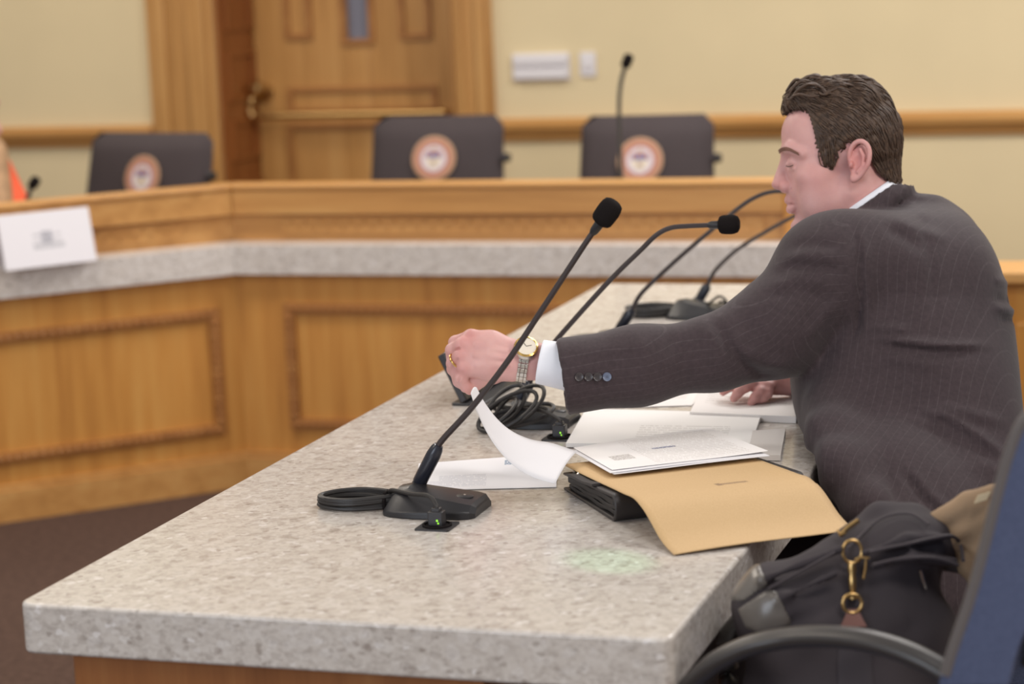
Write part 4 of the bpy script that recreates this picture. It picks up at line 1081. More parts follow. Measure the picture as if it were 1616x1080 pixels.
# folds of the cloth
F_ = [([(1378,533),(1440,541),(1500,546),(1562,545)], .0042, 6), ([(1380,546),(1470,556),(1550,556)], -.0022, 8), ([(1372,516),(1410,519),(1436,520)], .003, 6), ([(1385,560),(1450,573),(1490,580)], .0022, 8),
      ([(1440,643),(1500,660),(1550,690),(1592,722)], .0038, 7), ([(1448,668),(1510,690),(1560,720),(1590,740)], -.0025, 8), ([(1432,655),(1490,680),(1540,706)], .0024, 7), ([(1470,640),(1530,652),(1590,668)], .0024, 8),
      ([(1128,505),(1150,540),(1172,574),(1200,588),(1232,590)], -.0055, 8), ([(1112,512),(1128,545),(1150,585)], .003, 9), ([(1172,560),(1205,575),(1250,578)], .004, 10), ([(1140,520),(1172,552),(1215,562)], .003, 9),
      ([(1222,432),(1255,420),(1300,424),(1335,430)], -.0034, 7), ([(1230,412),(1270,403),(1330,408)], .0028, 8), ([(1216,452),(1262,440),(1310,448)], .0028, 8), ([(1205,468),(1255,462),(1320,474)], -.0022, 8), ([(1240,392),(1280,384),(1330,390)], -.002, 8),
      ([(1346,350),(1356,400),(1360,450),(1354,520),(1330,565)], -.0034, 5), ([(1356,352),(1368,420),(1372,480),(1366,540)], .0024, 8),
      ([(1330,470),(1300,500),(1270,540)], .0026, 10), ([(1340,500),(1310,540),(1290,575)], -.0024, 9),
      ([(1395,700),(1405,760),(1420,810)], -.0024, 7), ([(1420,740),(1450,780),(1490,820)], -.003, 6), ([(1435,735),(1470,780),(1510,815)], .0026, 7),
      ([(1280,700),(1284,740),(1288,766)], -.003, 6), ([(1295,690),(1300,740),(1306,780)], .002, 8), ([(1262,640),(1300,690),(1330,760)], .0018, 14),
      ([(1440,315),(1455,350),(1470,420),(1475,500)], -.0016, 6), ([(1400,340),(1450,362),(1500,380)], .0022, 10), ([(1395,360),(1430,378),(1460,400)], -.002, 8), ([(1420,318),(1470,340)], .002, 8),
      ([(1570,440),(1585,446),(1600,450)], .0026, 6), ([(1565,470),(1590,474),(1606,478)], -.003, 6), ([(1568,485),(1592,490),(1610,492)], .0026, 6), ([(1575,505),(1600,508)], -.0026, 6),
      ([(900,560),(960,553),(1040,545)], .0012, 8), ([(905,606),(960,606),(1010,604)], -.0012, 5), ([(1000,525),(1020,560),(1030,610)], .0016, 12), ([(1050,520),(1070,560),(1090,615)], -.0016, 12)]
for p, a, w in F_: J.disp(p, a*1.45, w, 3.46)
# the front gives way where it meets the table edge
P3 = np.stack(np.meshgrid(*J.ax, indexing='ij'), -1).reshape(-1,3); Wp = c2w(P3).astype(np.float32).reshape(tuple(J.n)+(3,))
bx = np.maximum(np.maximum(Wp[...,0]-(TX1+.006), (TB-.006)-Wp[...,2]), Wp[...,2]-(TZ+.006))
J.comb((slice(None),)*3, bx, .01, 's')
bt = np.maximum(Wp[...,2]*0+.50-Wp[...,2], -9)      # hem
J.comb((slice(None),)*3, bt, .01, 'i')
del P3, bx, bt, Wp
PJ, FJ = J.mesh(); PJ = relax(PJ, FJ, 1, .25)
# stripe coordinate: across the sleeve on the arm, across the back on the body
pxj = 808+FPX*PJ[:,0]/PJ[:,2]; pyj = 540+FPX*PJ[:,1]/PJ[:,2]
ca = np.array([[p[0], p[1]] for p in sl_c[::-1]], float); yc = np.interp(pxj, ca[:,0], ca[:,1])
onarm = (pxj < 1240) | ((pxj < 1340) & (pyj < 540-(pxj-1240)*.4) & (PJ[:,2] < 3.42) & (pyj > 345))
fbv = np.sqrt(np.maximum(0, (PJ[:,2]-3.2)))
stripe = np.where(onarm, (pyj-yc)*3.26/FPX + PJ[:,2]*.6, PJ[:,0]*.95-PJ[:,2]*.6)

# ---------------- trousers
Tt = Field(np.array([.0,-.05,2.9]), np.array([.95,1.12,4.05]), .010)
Tt.ell(w2c((hipX-.035, hipY, .565)), (.14,.125,.18), .0)
for hq, kq, aq in ((HL, KL_, AL), (HR_, KR2, AR)): Tt.chain([hq, kq, aq], [.105,.078,.058], .04)
PT_, FT_ = Tt.mesh()

person = thing('person', 'man in a dark pinstriped suit seated at the table, reaching out to lift a sheet', 'person', c2w(Q(1480, 900, 3.48))*np.array([1,1,0]))
t = NT('skin'); v = t.coord('Object'); f = t.noise(v, 30, 4); c = t.ramp(f, [(.3, S(205,156,151)), (.7, S(218,173,167))])
f2 = t.noise(v, 9, 2); c = t.mix(t.math('MULTIPLY', f2, .3), c, S(206,140,140)); fa_ = t.n('ShaderNodeAttribute', attribute_name='flush'); ba_ = t.n('ShaderNodeAttribute', attribute_name='beard'); c = t.mix(t.math('MULTIPLY', fa_.outputs['Fac'], .6, True), c, S(200,118,114)); c = t.mix(t.math('MULTIPLY', ba_.outputs['Fac'], t.math('MULTIPLY', t.noise(v, 900, 1), .42), True), c, S(150,118,122)); t.base(c); t.set(Roughness=.5)
t.b.inputs['Subsurface Weight'].default_value = .12; t.b.inputs['Subsurface Radius'].default_value = (.006,.002,.001); t.b.inputs['Subsurface Scale'].default_value = .6
t.bump(t.noise(v, 700, 2), .06, .001); MAT['skin'] = t.mat
def gs(P, c, r): return np.exp(-(((P[:,0]-c[0])**2+(P[:,1]-c[1])**2)/(r*r)))
hq = np.stack(inv_head(PH[:,0], PH[:,1], PH[:,2]), 1)
bl = .9*gs(hq, (1346,258), 26)*(np.abs(hq[:,2]) > 66)+.55*gs(hq, (1229,290), 13)+.35*gs(hq, (1283,285), 26)+.4*gs(hq, (1249,317), 7)*(hq[:,0] < 1266)+.45*gs(hq, (1251,330), 7)*(hq[:,0] < 1266)+.3*gs(hq, (1350,320), 40)
bd = .8*gs(hq, (1270,350), 34)+.7*gs(hq, (1305,335), 34)+.35*gs(hq, (1250,309), 8)
lq = np.stack([808+FPX*PLh[:,0]/PLh[:,2], 540+FPX*PLh[:,1]/PLh[:,2]], 1)
bL = sum(.5*gs(lq, c_, 13) for c_ in ((741,530),(727,543),(724,562),(731,584),(742,616)))
n_ = len(PR_)+len(PB)
body = sdf_obj('body', [(PH, FH), (PLh, FLh), (PR_, FR_), (PB, FB)], MAT['skin'], person, attr={'flush': np.r_[bl, bL, np.full(n_, .25)], 'beard': np.r_[bd, np.zeros(len(PLh)+n_)]})
t = NT('hair'); v = t.coord('Object', (1,1,1)); f = t.noise(v, 150, 4, .65); c = t.ramp(f, [(.3, S(58,43,34)), (.55, S(80,60,46)), (.8, S(108,84,63))]); t.base(c); t.set(Roughness=.55); t.bump(t.noise(v, 420, 3), .35, .002); MAT['hair'] = t.mat
hair = sdf_obj('hair', [(PHr, FHr)], MAT['hair'], person, label='short brown wavy hair')
def cam_tube(pts, r, n=8, closed=False, m=None, **kw):
    m = m or MB(); m.tube([c2w(p) for p in pts], r, n, closed, **kw); return m
# separate wavy locks over the crown and forehead
m = MB()
rl = random.Random(5)
for i in range(58):
    z0 = rl.uniform(-56, 50); x0 = rl.uniform(1240, 1330); 
    pts = []
    ln = rl.uniform(26, 52); ph = rl.uniform(0, 6); dzz = rl.uniform(-8, 8)
    for k in range(7):
        t_ = k/6; x = x0+ln*t_; z = z0+dzz*t_-(6*t_ if z0 < 0 else -6*t_)+2.5*math.sin(ph+t_*7)
        # height of the hair shell above this point
        zz = min(1, abs(z)/74); ytop = 218-92*math.sqrt(max(.02, 1-((x-1334)/90)**2*.85-zz*zz*.8))
        yq = 160-36*math.sqrt(max(.0, 1-((x-1283)/49)**2-(z/58)**2)) if abs((x-1283)/49) < 1 else 999
        pts.append(hp(x, min(ytop, yq)-1.5+2.2*math.sin(ph+t_*6)-2.5*math.sin(math.pi*t_), z))
    cam_tube(spline(pts, 3), [KH*(.6+2.0*math.sin(math.pi*min(1, .12+.86*q/18))) for q in range(19)], 5, m=m)
obj('lock', m, MAT['hair'], parent=hair, smooth=180)
# strands combed along the surface of the hair, over its edge at the hairline
from mathutils.kdtree import KDTree
e1_, e2_ = PHr[FHr[:,1]]-PHr[FHr[:,0]], PHr[FHr[:,3]]-PHr[FHr[:,0]]; fn_ = np.cross(e1_, e2_); vn = np.zeros_like(PHr)
for k in range(4): np.add.at(vn, FHr[:,k], fn_)
vn /= np.linalg.norm(vn, axis=1, keepdims=True)+1e-12
kd = KDTree(len(PHr))
for i, p in enumerate(PHr): kd.insert(p, i)
kd.balance()
hxv, hyv, hzv = inv_head(PHr[:,0], PHr[:,1], PHr[:,2])
cand = np.where((vn[:,2] < .55) & ~((vn[:,0] < -.75) & (hyv > 172)))[0]
m = MB(); rs = random.Random(3)
for i in range(2100):
    k = int(cand[rs.randrange(len(cand))]); p = PHr[k].copy(); pts = []; ph = rs.uniform(0, 6); amp = rs.uniform(.1, .5); ln = rs.randint(5, 9)
    for st in range(ln):
        _, k, _ = kd.find(p); n_ = vn[k]; x_, y_ = hxv[k], hyv[k]
        tp = max(0, min(1, (200-y_)/60)); bk = max(0, min(1, (x_-1350)/50))
        d_ = np.array([.9, .35+.5*(1-tp)+1.1*bk*(1-tp)-.45*max(0, (1262-x_)/40), -.15*hzv[k]/70*tp+.4*amp*math.sin(ph+st*.9)*tp]); d_[1] += amp*math.sin(ph+st*.8)*.8
        if x_ < 1318 and y_ > 222: d_ = np.array([.12, 1.0, 0])
        d_ = d_-n_*(d_@n_); d_ /= np.linalg.norm(d_)+1e-9
        pts.append(c2w(PHr[k]*.35+p*.65 - 0*n_ + n_*KH*(.2+1.0*math.sin(math.pi*st/(ln-1)) + .5*tp))); p = p+d_*KH*4.6
    m.tube(pts, [KH*(.22+.75*math.sin(math.pi*(q+.4)/(len(pts)))) for q in range(len(pts))], 4)
obj('strands', m, MAT['hair'], parent=hair, smooth=180, kind='stuff')
# eyebrows and lashes
MAT['brow'] = plain('brow', S(128,92,78), .8)
def skin_near(x, y, off):
    px = 808+FPX*PH[:,0]/PH[:,2]; py = 540+FPX*PH[:,1]/PH[:,2]; c_ = np.where((np.abs(px-x) < 3.2) & (np.abs(py-y) < 3.2))[0]
    if len(c_) == 0: c_ = np.array([np.argmin((px-x)**2+(py-y)**2)])
    k = c_[np.argmin(PH[c_,2])]; q = PH[k].copy(); z = q[2]; return Q(x, y, z-off*KH)
for nm_, P_, r0, r1 in (('eyebrow', [(1229.5,239.5),(1233,236.5),(1239,235),(1246,236),(1254,240),(1260,243)], .6, 1.3), ('eyelashes', [(1240.5,262),(1243.5,263.2),(1247.5,262.6),(1252,260.5)], .5, .7)):
    m = MB(); Q_ = spline([skin_near(x, y, .4) for x, y in P_], 5); n_ = len(Q_)
    for off in ((0,0),(.8,1.8),(-.6,-1.6)) if nm_ == 'eyebrow' else ((0,0),):
        cam_tube([q+np.array([off[0]*KH, off[1]*KH, 0]) for q in Q_], [KH*(r0+(r1-r0)*math.sin(math.pi*min(.92, .2+.8*q/n_))) for q in range(n_)], 6, m=m)
    obj(nm_, m, MAT['brow'] if nm_ == 'eyebrow' else MAT['hair'], parent=body)
    m = MB(); Q2 = []
    for q in Q_:
        x, y, z = inv_head(*q); Q2.append(hp(x+ (1.2 if nm_ == 'eyebrow' else 0), y, -z))
    cam_tube(Q2, [KH*(r0+(r1-r0)*math.sin(math.pi*min(.92, .2+.8*q/n_))) for q in range(n_)], 6, m=m); obj(nm_, m, MAT['brow'] if nm_ == 'eyebrow' else MAT['hair'], parent=body)
# lips: a slightly redder skin, as a thin overlay on the mouth
# jacket
t = NT('suit'); at = t.n('ShaderNodeAttribute', attribute_name='stripe'); v = t.coord()
fr = t.math('FRACT', t.math('MULTIPLY', at.outputs['Fac'], 78.0)); ln = t.math('LESS_THAN', fr, .10)
nz = t.noise(v, 160, 3, .6); c = t.ramp(nz, [(.3, S(50,38,42)), (.7, S(61,48,52))])
c = t.mix(t.math('MULTIPLY', ln, t.math('MULTIPLY', nz, .19)), c, S(112,104,106)); t.base(c); t.set(Roughness=.85); t.b.inputs['Sheen Weight'].default_value = .12
t.bump(t.noise(v, 900, 2), .12, .001); MAT['suit'] = t.mat
jacket = sdf_obj('jacket', [(PJ, FJ)], MAT['suit'], person, attr={'stripe': stripe})
sdf_obj('trousers', [(PT_, FT_)], plain('trouser_cloth', S(56,50,53), .85), person)
# sleeve buttons
t = NT('button_horn'); t.base(S(60,55,57)); t.set(Roughness=.28); BT = t.mat; BT2 = plain('button_bluish', S(98,108,130), .3)  # the second button colour is a paler, bluish grey
def surf_near(x, y):
    c_ = np.where((np.abs(pxj-x) < 7) & (np.abs(pyj-y) < 7))[0]; return Q(x, y, PJ[c_,2].min())
for i, x in enumerate((914, 929, 943, 958)):
    p = surf_near(x, 595); m = MB(); w_ = c2w(p); n_ = -(M[2]*.97+M[1]*.0)
    m.lathe([(.0,-.001),(.0060,-.001),(.0064,.0012),(.0058,.0024),(.0046,.0019),(0,.0017)], w_, n_, 18)
    b_ = obj('button', m, BT if i < 3 else BT2, parent=jacket, label='small dark sleeve button' if i < 3 else 'bluish grey sleeve button')
    m = MB()
    for a in range(4): q_ = w_+n_*.0018+.0013*(math.cos(a*math.pi/2+.7)*M[0]+math.sin(a*math.pi/2+.7)*M[1]); m.lathe([(.0005,0),(.0005,.0004),(0,.0005)], q_, n_, 6)
    obj('stitch', m, MAT['cable'], parent=b_)
# hip pocket flap
# shirt: collar and cuff
m = MB(); G = []
for i in range(3, 25-2):
    G.append([c2w(colpt(i, o, g)) for o, g in ((11,1.0),(4,1.03),(-6,1.07),(-18,1.09))])
m.sheet(G, .0022)
SH = plain('shirt_cotton', S(240,242,250), .7)
obj('shirt_collar', m, SH, parent=person, smooth=180)
m = MB(); G = []
c0, c1 = Q(852,571,3.268), Q(915,583,3.262); a_ = (c1-c0)/np.linalg.norm(c1-c0)
u_ = np.cross(a_, [0,0,1.0]); u_ /= np.linalg.norm(u_); v_ = np.cross(a_, u_)
for i in range(33):
    b_ = 2*math.pi*i/32; G.append([c2w(c0+a_*(t_*.055)+(u_*math.cos(b_)*.0305+v_*math.sin(b_)*.0275)*(1+.10*t_)) for t_ in (0,.08,.4,.7,1)])
m.sheet(G, .0022); obj('shirt_cuff', m, SH, parent=person, smooth=180, label='white shirt cuff')
# shoes
for (k, s) in ((AL, 0), (AR, 1)):
    a = c2w(k); m = MB(); 
    prof = [(.055,.0,.034,.075),(.04,.0,.038,.085),(.0,.0,.038,.075),(-.06,0,.042,.055),(-.13,0,.047,.04),(-.19,0,.040,.03),(-.215,0,.02,.018)]
    rows = []
    for (x, y, w, h) in prof: rows.append([(a[0]+x, a[1]+w*math.cos(b), .0+h*max(0, math.sin(b))+ (.002)) for b in np.linspace(-.2, math.pi+.2, 11)])
    v = [p for r in rows for p in r]; f = []
    for i in range(len(rows)-1):
        for j in range(11): j2 = (j+1) % 11; f.append((i*11+j, i*11+j2, (i+1)*11+j2, (i+1)*11+j))
    f.append(tuple(range(11))[::-1]); f.append(tuple((len(rows)-1)*11+j for j in range(11)))
    m.add(v, f); obj('shoe', m, MAT['leather'], parent=person, smooth=60)
# wristwatch: linked bracelet round the wrist, case tilted up towards the thumb side
wc = Q(827,570,3.286); wa = Q(860,574,3.285)-Q(800,564,3.286); wa /= np.linalg.norm(wa)
wu = np.cross(wa, [0,0,1.0]); wu /= np.linalg.norm(wu)
if wu[1] > 0: wu = -wu
wv = np.cross(wa, wu); 
if wv[2] > 0: wv = -wv                                                  # wu up, wv towards the camera
RU, RV = 30.5*KL, 23.5*KL
def wpt(a, o=0.0, l=0.0): return wc+wa*l+wu*math.sin(a)*(RU+o)+wv*math.cos(a)*(RV+o)
watch = obj('wristwatch', MB().lathe([(.0,0),(.0165,0),(.0180,.002),(.0180,.006),(.0165,.0085),(.0145,.0092),(.0145,.0088),(0,.0088)], c2w(wpt(R_(34), .0012)), (c2w(wpt(R_(34), .01))-c2w(wpt(R_(34), 0))), 30), MAT['steel'], parent=person, label='steel wristwatch with a pale dial')
cdir = wpt(R_(34), .01)-wpt(R_(34), 0); cdir /= np.linalg.norm(cdir); cb_ = wpt(R_(34), .0012)
obj('dial', MB().lathe([(.0142,.0089),(.0142,.0094),(0,.0095)], c2w(cb_), cdir@M, 30), plain('dial_cream', S(232,222,206), .3), parent=watch)
obj('bezel', MB().lathe([(.0142,.0086),(.0172,.0080),(.0172,.0092),(.0150,.0104),(.0142,.0098)], c2w(cb_), cdir@M, 30, capend=False), MAT['gold'], parent=watch)
m = MB(); t1 = np.cross(cdir, wa); t1 /= np.linalg.norm(t1)
for a, ln_ in ((.4,.008),(2.3,.011)):
    e = (wa*math.cos(a)+t1*math.sin(a)); pc = cb_+cdir*.0098; m.tube([c2w(pc), c2w(pc+e*ln_)], .0004, 5)
obj('hand', m, MAT['darkmetal'], parent=watch)
m = MB()
for i in range(22):
    a = R_(34)+R_(26)+(2*math.pi-R_(52))*(i+.5)/22
    c = wpt(a, .0022); tang = wpt(a+.05)-wpt(a-.05); tang /= np.linalg.norm(tang); no = np.cross(tang, wa); 
    for l, wd in ((-.0052,.0038),(0,.0056),(.0052,.0038)):
        R = np.array([(tang@M), (wa@M), (no@M)]).T
        m.box(c2w(c+wa*l), (.0062,wd,.0026), R=R)
obj('bracelet', m, MAT['steel'], parent=watch, bevel=.0005)
# ring
rc, rd = hd(719,570,-1), hd(715,574,4)-hd(728,563,-5); rd /= np.linalg.norm(rd)
ru = np.cross(rd, [0,0,1.0]); ru /= np.linalg.norm(ru); rv = np.cross(rd, ru); m = MB()
m.tube([c2w(hd(720,570,0)+(ru*math.cos(a)+rv*math.sin(a))*12.9*KL) for a in np.linspace(0, 2*math.pi, 24, endpoint=False)], .0016, 8, closed=True)
obj('finger_ring', m, MAT['gold'], parent=person)

# ------------------------------------------------------------------ front chair with the bag
YB0, YB1 = 2.13, 2.60
def by(x, y): return ony(x, y, YB0)
front = spline([by(*p) for p in ((1480,1085),(1498,1025),(1527,940),(1551,850),(1571,770),(1588,712),(1610,664),(1650,636))], 5)
back_ = spline([by(*p) for p in ((1760,640),(1735,690),(1704,780),(1672,870),(1640,950),(1608,1025),(1592,1085))], 5)
t = NT('blue_upholstery'); v = t.coord(); f = t.noise(v, 420, 3, .7); t.base(t.ramp(f, [(.3, S(68,76,104)), (.7, S(86,95,124))])); t.set(Roughness=.9); t.bump(f, .25, .001); MAT['blue'] = t.mat
MAT['chairblk'] = plain('chair_plastic', S(62,58,56), .33)
seatc = np.array([front[0][0]-.25, (YB0+YB1)/2, 0]); 
oc = thing('office_chair', 'blue-backed office chair holding the bag in the front right corner', 'chair', seatc)
m = MB(); m.extrude(list(front)+list(back_), (0, YB1-YB0, 0)); obj('backrest', m, MAT['blue'], parent=oc, bevel=.014, bseg=4, smooth=60, label='blue upholstered backrest')
m = MB(); outl = list(back_[4:-2])
sh_ = [p+np.array([.004,0,0]) for p in outl]+[p+np.array([.022,0,0]) for p in outl[::-1]]
m.extrude([p+np.array([0,.02,0]) for p in sh_], (0, YB1-YB0-.04, 0)); obj('back_shell', m, MAT['chairblk'], parent=oc, bevel=.005, smooth=60)
m = MB(); fr2 = [p+np.array([.004,.004,0]) for p in front[2:]]; m.tube(fr2, .0062, 10); PIP = plain('grey_piping', S(98,92,90), .6); obj('piping', m, PIP, parent=oc, label='grey piping along the backrest edge'); m = MB(); m.tube([p+np.array([0,YB1-YB0-.008,0]) for p in fr2], .0062, 10); obj('piping', m, PIP, parent=oc, label='grey piping along the backrest edge')
sz = .46; sx0 = front[0][0]-.40; sx1 = front[0][0]+.04
m = MB(); m.prism(rrect((sx0+sx1)/2, seatc[1], sx1-sx0, .46, .07), sz-.075, sz); obj('seat', m, MAT['blue'], parent=oc, bevel=.025, bseg=4, smooth=60)
m = MB(); m.prism(rrect((sx0+sx1)/2, seatc[1], sx1-sx0-.06, .40, .06), sz-.10, sz-.074); obj('seat_pan', m, MAT['chairblk'], parent=oc)
zb_ = front[0][2]
m = MB(); m.tube(spline([(sx1-.08, seatc[1], sz-.085), (sx1+.05, seatc[1], sz-.07), (sx1+.085, seatc[1], sz+.05), (front[0][0]+.07, seatc[1], zb_+.08)], 6), .022, 10, flat=.5); obj('back_bracket', m, MAT['chairblk'], parent=oc)
# arm: a loop that rises from the seat, arches forward and ends at the backrest
def armline(yb):
    A = [(1083,1100,2.44),(1102,1070,2.42),(1135,1042,2.40),(1185,1019,2.38),(1245,1007,2.36),(1310,1005,2.33),(1375,1013,2.30),(1435,1032,2.275),(1490,1060,2.255),(1535,1093,2.235),(1560,1125,2.22)]
    return [atd(*p) for p in A]
AA = armline(0)
low = [AA[0]+np.array([.0,0,-.06]), np.array([sx0+.06, AA[0][1]+.02, sz-.02]), np.array([sx0+.12, YB0+.10, sz-.085])]
pts = spline(low[::-1]+AA, 5)
m = MB(); m.tube(pts, .0150, 14, flat=.74, up=(0,0,1)); obj('armrest', m, MAT['chairblk'], parent=oc, smooth=180, label='curved dark grey armrest')
m = MB(); far = [np.array([p[0], 2*seatc[1]-p[1], p[2]]) for p in pts]; 
m.tube(far, .0150, 14, flat=.74, up=(0,0,1)); obj('armrest', m, MAT['chairblk'], parent=oc, smooth=180)
m = MB(); xm = (sx0+sx1)/2; m.lathe([(0,.08),(.028,.08),(.028,.22),(.022,.22),(.022,sz-.10),(0,sz-.10)], (xm, seatc[1], 0), (0,0,1), 18); obj('column', m, MAT['darkmetal'], parent=oc)
m = MB(); mss = []
for k in range(5):
    ms = MB(); mss.append(ms)
    a = .3+2*math.pi*k/5; e = np.array([xm+.27*math.cos(a), seatc[1]+.27*math.sin(a), .07]); m.tube([(xm, seatc[1], .10), e], [.026, .017], 8)
    ms.lathe([(0,-.013),(.03,-.013),(.03,.013),(0,.013)], (e[0], e[1], .0305), (math.sin(a), -math.cos(a), 0), 16)
obj('star_base', m, MAT['chairblk'], parent=oc); [obj('caster', ms, MAT['black'], parent=oc) for ms in mss]
# the man's own chair: the same kind, without arms
mc = dup(oc, (.055, 3.42-seatc[1], 0), label='office chair the man in the suit is sitting on')
for ch in list(mc.children):
    if ch.name.startswith('armrest'): bpy.data.objects.remove(ch)

# ---------------- the bag
DB = 2.575; KB = DB/FPX
def bp(x, y, z=0.0): d = DB+z*KB; return Q(x, y, d)
BF = Field(np.array([bp(1120,760)[0], bp(1120,765)[1], 2.40]), np.array([bp(1560,760)[0], bp(0,1365)[1], 2.78]), .0036)
def Be(c, r, k=14, op='u', rot=0.0):
    R = None
    if rot: cr, sr = math.cos(rot), math.sin(rot); R = np.array([[cr,sr,0],[-sr,cr,0],[0,0,1]])
    BF.ell(bp(*c), np.array(r)*KB, k*KB, op, R)
def Bc(a, b, r1, r2=None, k=8, op='u'): BF.cone(bp(*a), bp(*b), r1*KB, (r2 or r1)*KB, k*KB, op)
Be((1212,962,-5), (56,62,74), 0)
Bc((1235,952,0), (1420,885,20), 62, 70, 30)
Be((1350,1010,0), (165,120,95), 40)
Bc((1300,1200,0), (1400,1200,0), 110, 110, 50); Be((1345,1120,0), (172,150,98), 60); Be((1345,1260,0), (168,120,98), 50)
Be((1408,862,25), (96,50,92), 26, rot=-.30)
Bc((1318,874,20), (1392,824,45), 24, 28, 18); Bc((1392,822,40), (1440,822,40), 28, 24, 20); Bc((1440,826,30), (1492,862,20), 22, 18, 20)
Bc((1372,893,-74), (1440,868,-64), 10, 12, 8, 's'); Bc((1440,868,-62), (1512,862,-40), 12, 10, 8, 's')    # shadowed gap under the flap
Bc((1366,872,-80), (1430,852,-72), 7, 7, 10); Bc((1430,852,-72), (1500,846,-45), 7, 7, 10)                # hem of the flap
Bc((1380,893,-88), (1440,880,-80), 7, 7, 8); Bc((1440,880,-80), (1506,886,-50), 7, 6, 8)                  # rim of the outer pocket
Bc((1405,895,-86), (1440,990,-84), 3, 3, 8, 's')
Bc((1205,915,-70), (1325,868,-72), 8, 6, 14); Bc((1222,925,-76), (1330,905,-86), 7, 5, 14, 's'); Bc((1250,985,-82), (1330,950,-90), 6, 6, 12, 's'); Bc((1230,945,-78), (1320,905,-86), 5, 5, 12)
Bc((1160,955,-60), (1215,922,-78), 3.5, 3.5, 4, 's')
Bc((1352,850,-66), (1400,818,-40), 3, 3, 6, 's')                                                          # seam of the flap
P3 = np.stack(np.meshgrid(*BF.ax, indexing='ij'), -1).reshape(-1,3); Wp = c2w(P3).reshape(tuple(BF.n)+(3,))
BF.comb((slice(None),)*3, (sz+.004)-Wp[...,2], .02, 'i'); BF.comb((slice(None),)*3, (TX1+.012)-Wp[...,0]+0*Wp[...,2], .01, 'i')
fq = .0009*(np.sin(Wp[...,0]*95+3*np.sin(Wp[...,2]*40))+np.sin(Wp[...,2]*80+Wp[...,0]*60)); BF.V += fq.astype(np.float32)
PBg, FBg = BF.mesh(); PBg = relax(PBg, FBg, 1, .4)
bag = thing('messenger_bag', 'dark canvas bag with leather corners and a metal clasp on the front chair', 'bag', c2w(bp(1340, 1200))*np.array([1,1,0])+np.array([0,0,sz]))
CAN = plain('dark_canvas', S(55,48,51), .85, noise=.10, nscale=25, bump=.3, bscale=700)
sdf_obj('bag_body', [(PBg, FBg)], CAN, bag)
V0 = BF.V.copy(); pxB = 808+FPX*P3[:,0]/P3[:,2]; pyB = 540+FPX*P3[:,1]/P3[:,2]
near = (P3[:,2]-(DB+.012)).reshape(tuple(BF.n))
def patch(name, poly, off, mat, rnd_=.004, **kw):
    d = poly_sd(pxB, pyB, poly).reshape(tuple(BF.n))*KB
    BF.V = np.maximum(np.maximum(V0-off*KB, d), near).astype(np.float32); P_, F_q = BF.mesh(); return sdf_obj(name, [(relax(P_, F_q, 1, .3), F_q)], mat, bag, **kw)
LG = plain('grey_leather', S(104,98,92), .28, noise=.12, nscale=30, bump=.1, bscale=200)
patch('leather_corner', [(1150,912),(1172,897),(1200,889),(1212,925),(1170,952),(1152,948)], 2.6, LG, label='shiny grey leather corner')
patch('leather_corner', [(1164,962),(1212,929),(1226,934),(1252,986),(1206,1000),(1178,994)], 2.6, LG, label='shiny grey leather corner')
patch('webbing_strap', [(1320,1000),(1378,1000),(1382,1150),(1322,1150)], 3.0, plain('webbing', S(58,52,56), .8, bump=.3, bscale=900))
BF.V = V0
pxb = 808+FPX*PBg[:,0]/PBg[:,2]; pyb = 540+FPX*PBg[:,1]/PBg[:,2]
def bs(x, y, off=0.0):
    k = np.where((np.abs(pxb-x) < 9) & (np.abs(pyb-y) < 9))[0]; d = PBg[k,2].min() if len(k) else DB-.06
    return c2w(Q(x, y, d-off))
def loopring(cx, cy, rx, ry, n=24, off=.006): 
    d = w2c(bs(cx, cy))[2]-off; return [c2w(Q(cx+rx*math.cos(2*math.pi*i/n), cy+ry*math.sin(2*math.pi*i/n), d)) for i in range(n)]
clasp = obj('snap_hook', MB().tube(loopring(1345,871,15,18,off=.010), .0019, 10, closed=True), MAT['brass'], parent=bag, smooth=180, label='brass snap hook')
dC = w2c(bs(1347,915))[2]-.010
cq = lambda x, y, o=0.0: c2w(Q(x, y, dC-o))
m = MB(); m.lathe([(0,0),(.0042,.001),(.005,.008),(.0036,.014),(.0046,.018),(.0040,.026),(.0030,.034),(.0050,.036),(.0050,.040),(0,.041)], cq(1344,888), cq(1346,940)-cq(1344,888), 14); obj('swivel', m, MAT['brass'], parent=clasp)
m = MB(); m.tube([cq(x, y) for x, y in ((1349,884),(1358,880),(1372,881))], .0016, 8); m.tube([cq(x, y, -.001) for x, y in ((1367,883),(1366,898),(1363,914))], .0015, 8); obj('gate', m, MAT['brass'], parent=clasp)
m = MB(); m.tube(loopring(1345,953,15,15,off=.008), .0021, 10, closed=True); obj('d_ring', m, MAT['brass'], parent=bag, smooth=180, label='round brass ring')
m = MB(); G = [[bs(1345+(x-1345)*(.35+.65*j/5)*1.0, 962+28*j/5, .004) for j in range(6)] for x in (1326,1336,1345,1355,1368)]; m.sheet(G, .003); obj('leather_tab', m, plain('brown_leather', S(116,76,66), .5), parent=bag, smooth=60, label='reddish brown leather tab')
m = MB(); m.tube([bs(x, y, .003) for x, y in ((1326,845),(1338,833),(1354,822))], .0030, 8); m.tube([bs(x, y, .004) for x, y in ((1322,838),(1327,846),(1334,842))], .0016, 8); obj('buckle', m, MAT['brass'], parent=bag)
m = MB(); m.tube([bs(x, y, .004) for x, y in ((1452,900),(1455,912),(1461,930))], [.0014,.0024,.0012], 8); obj('zip_pull', m, MAT['steel'], parent=bag)

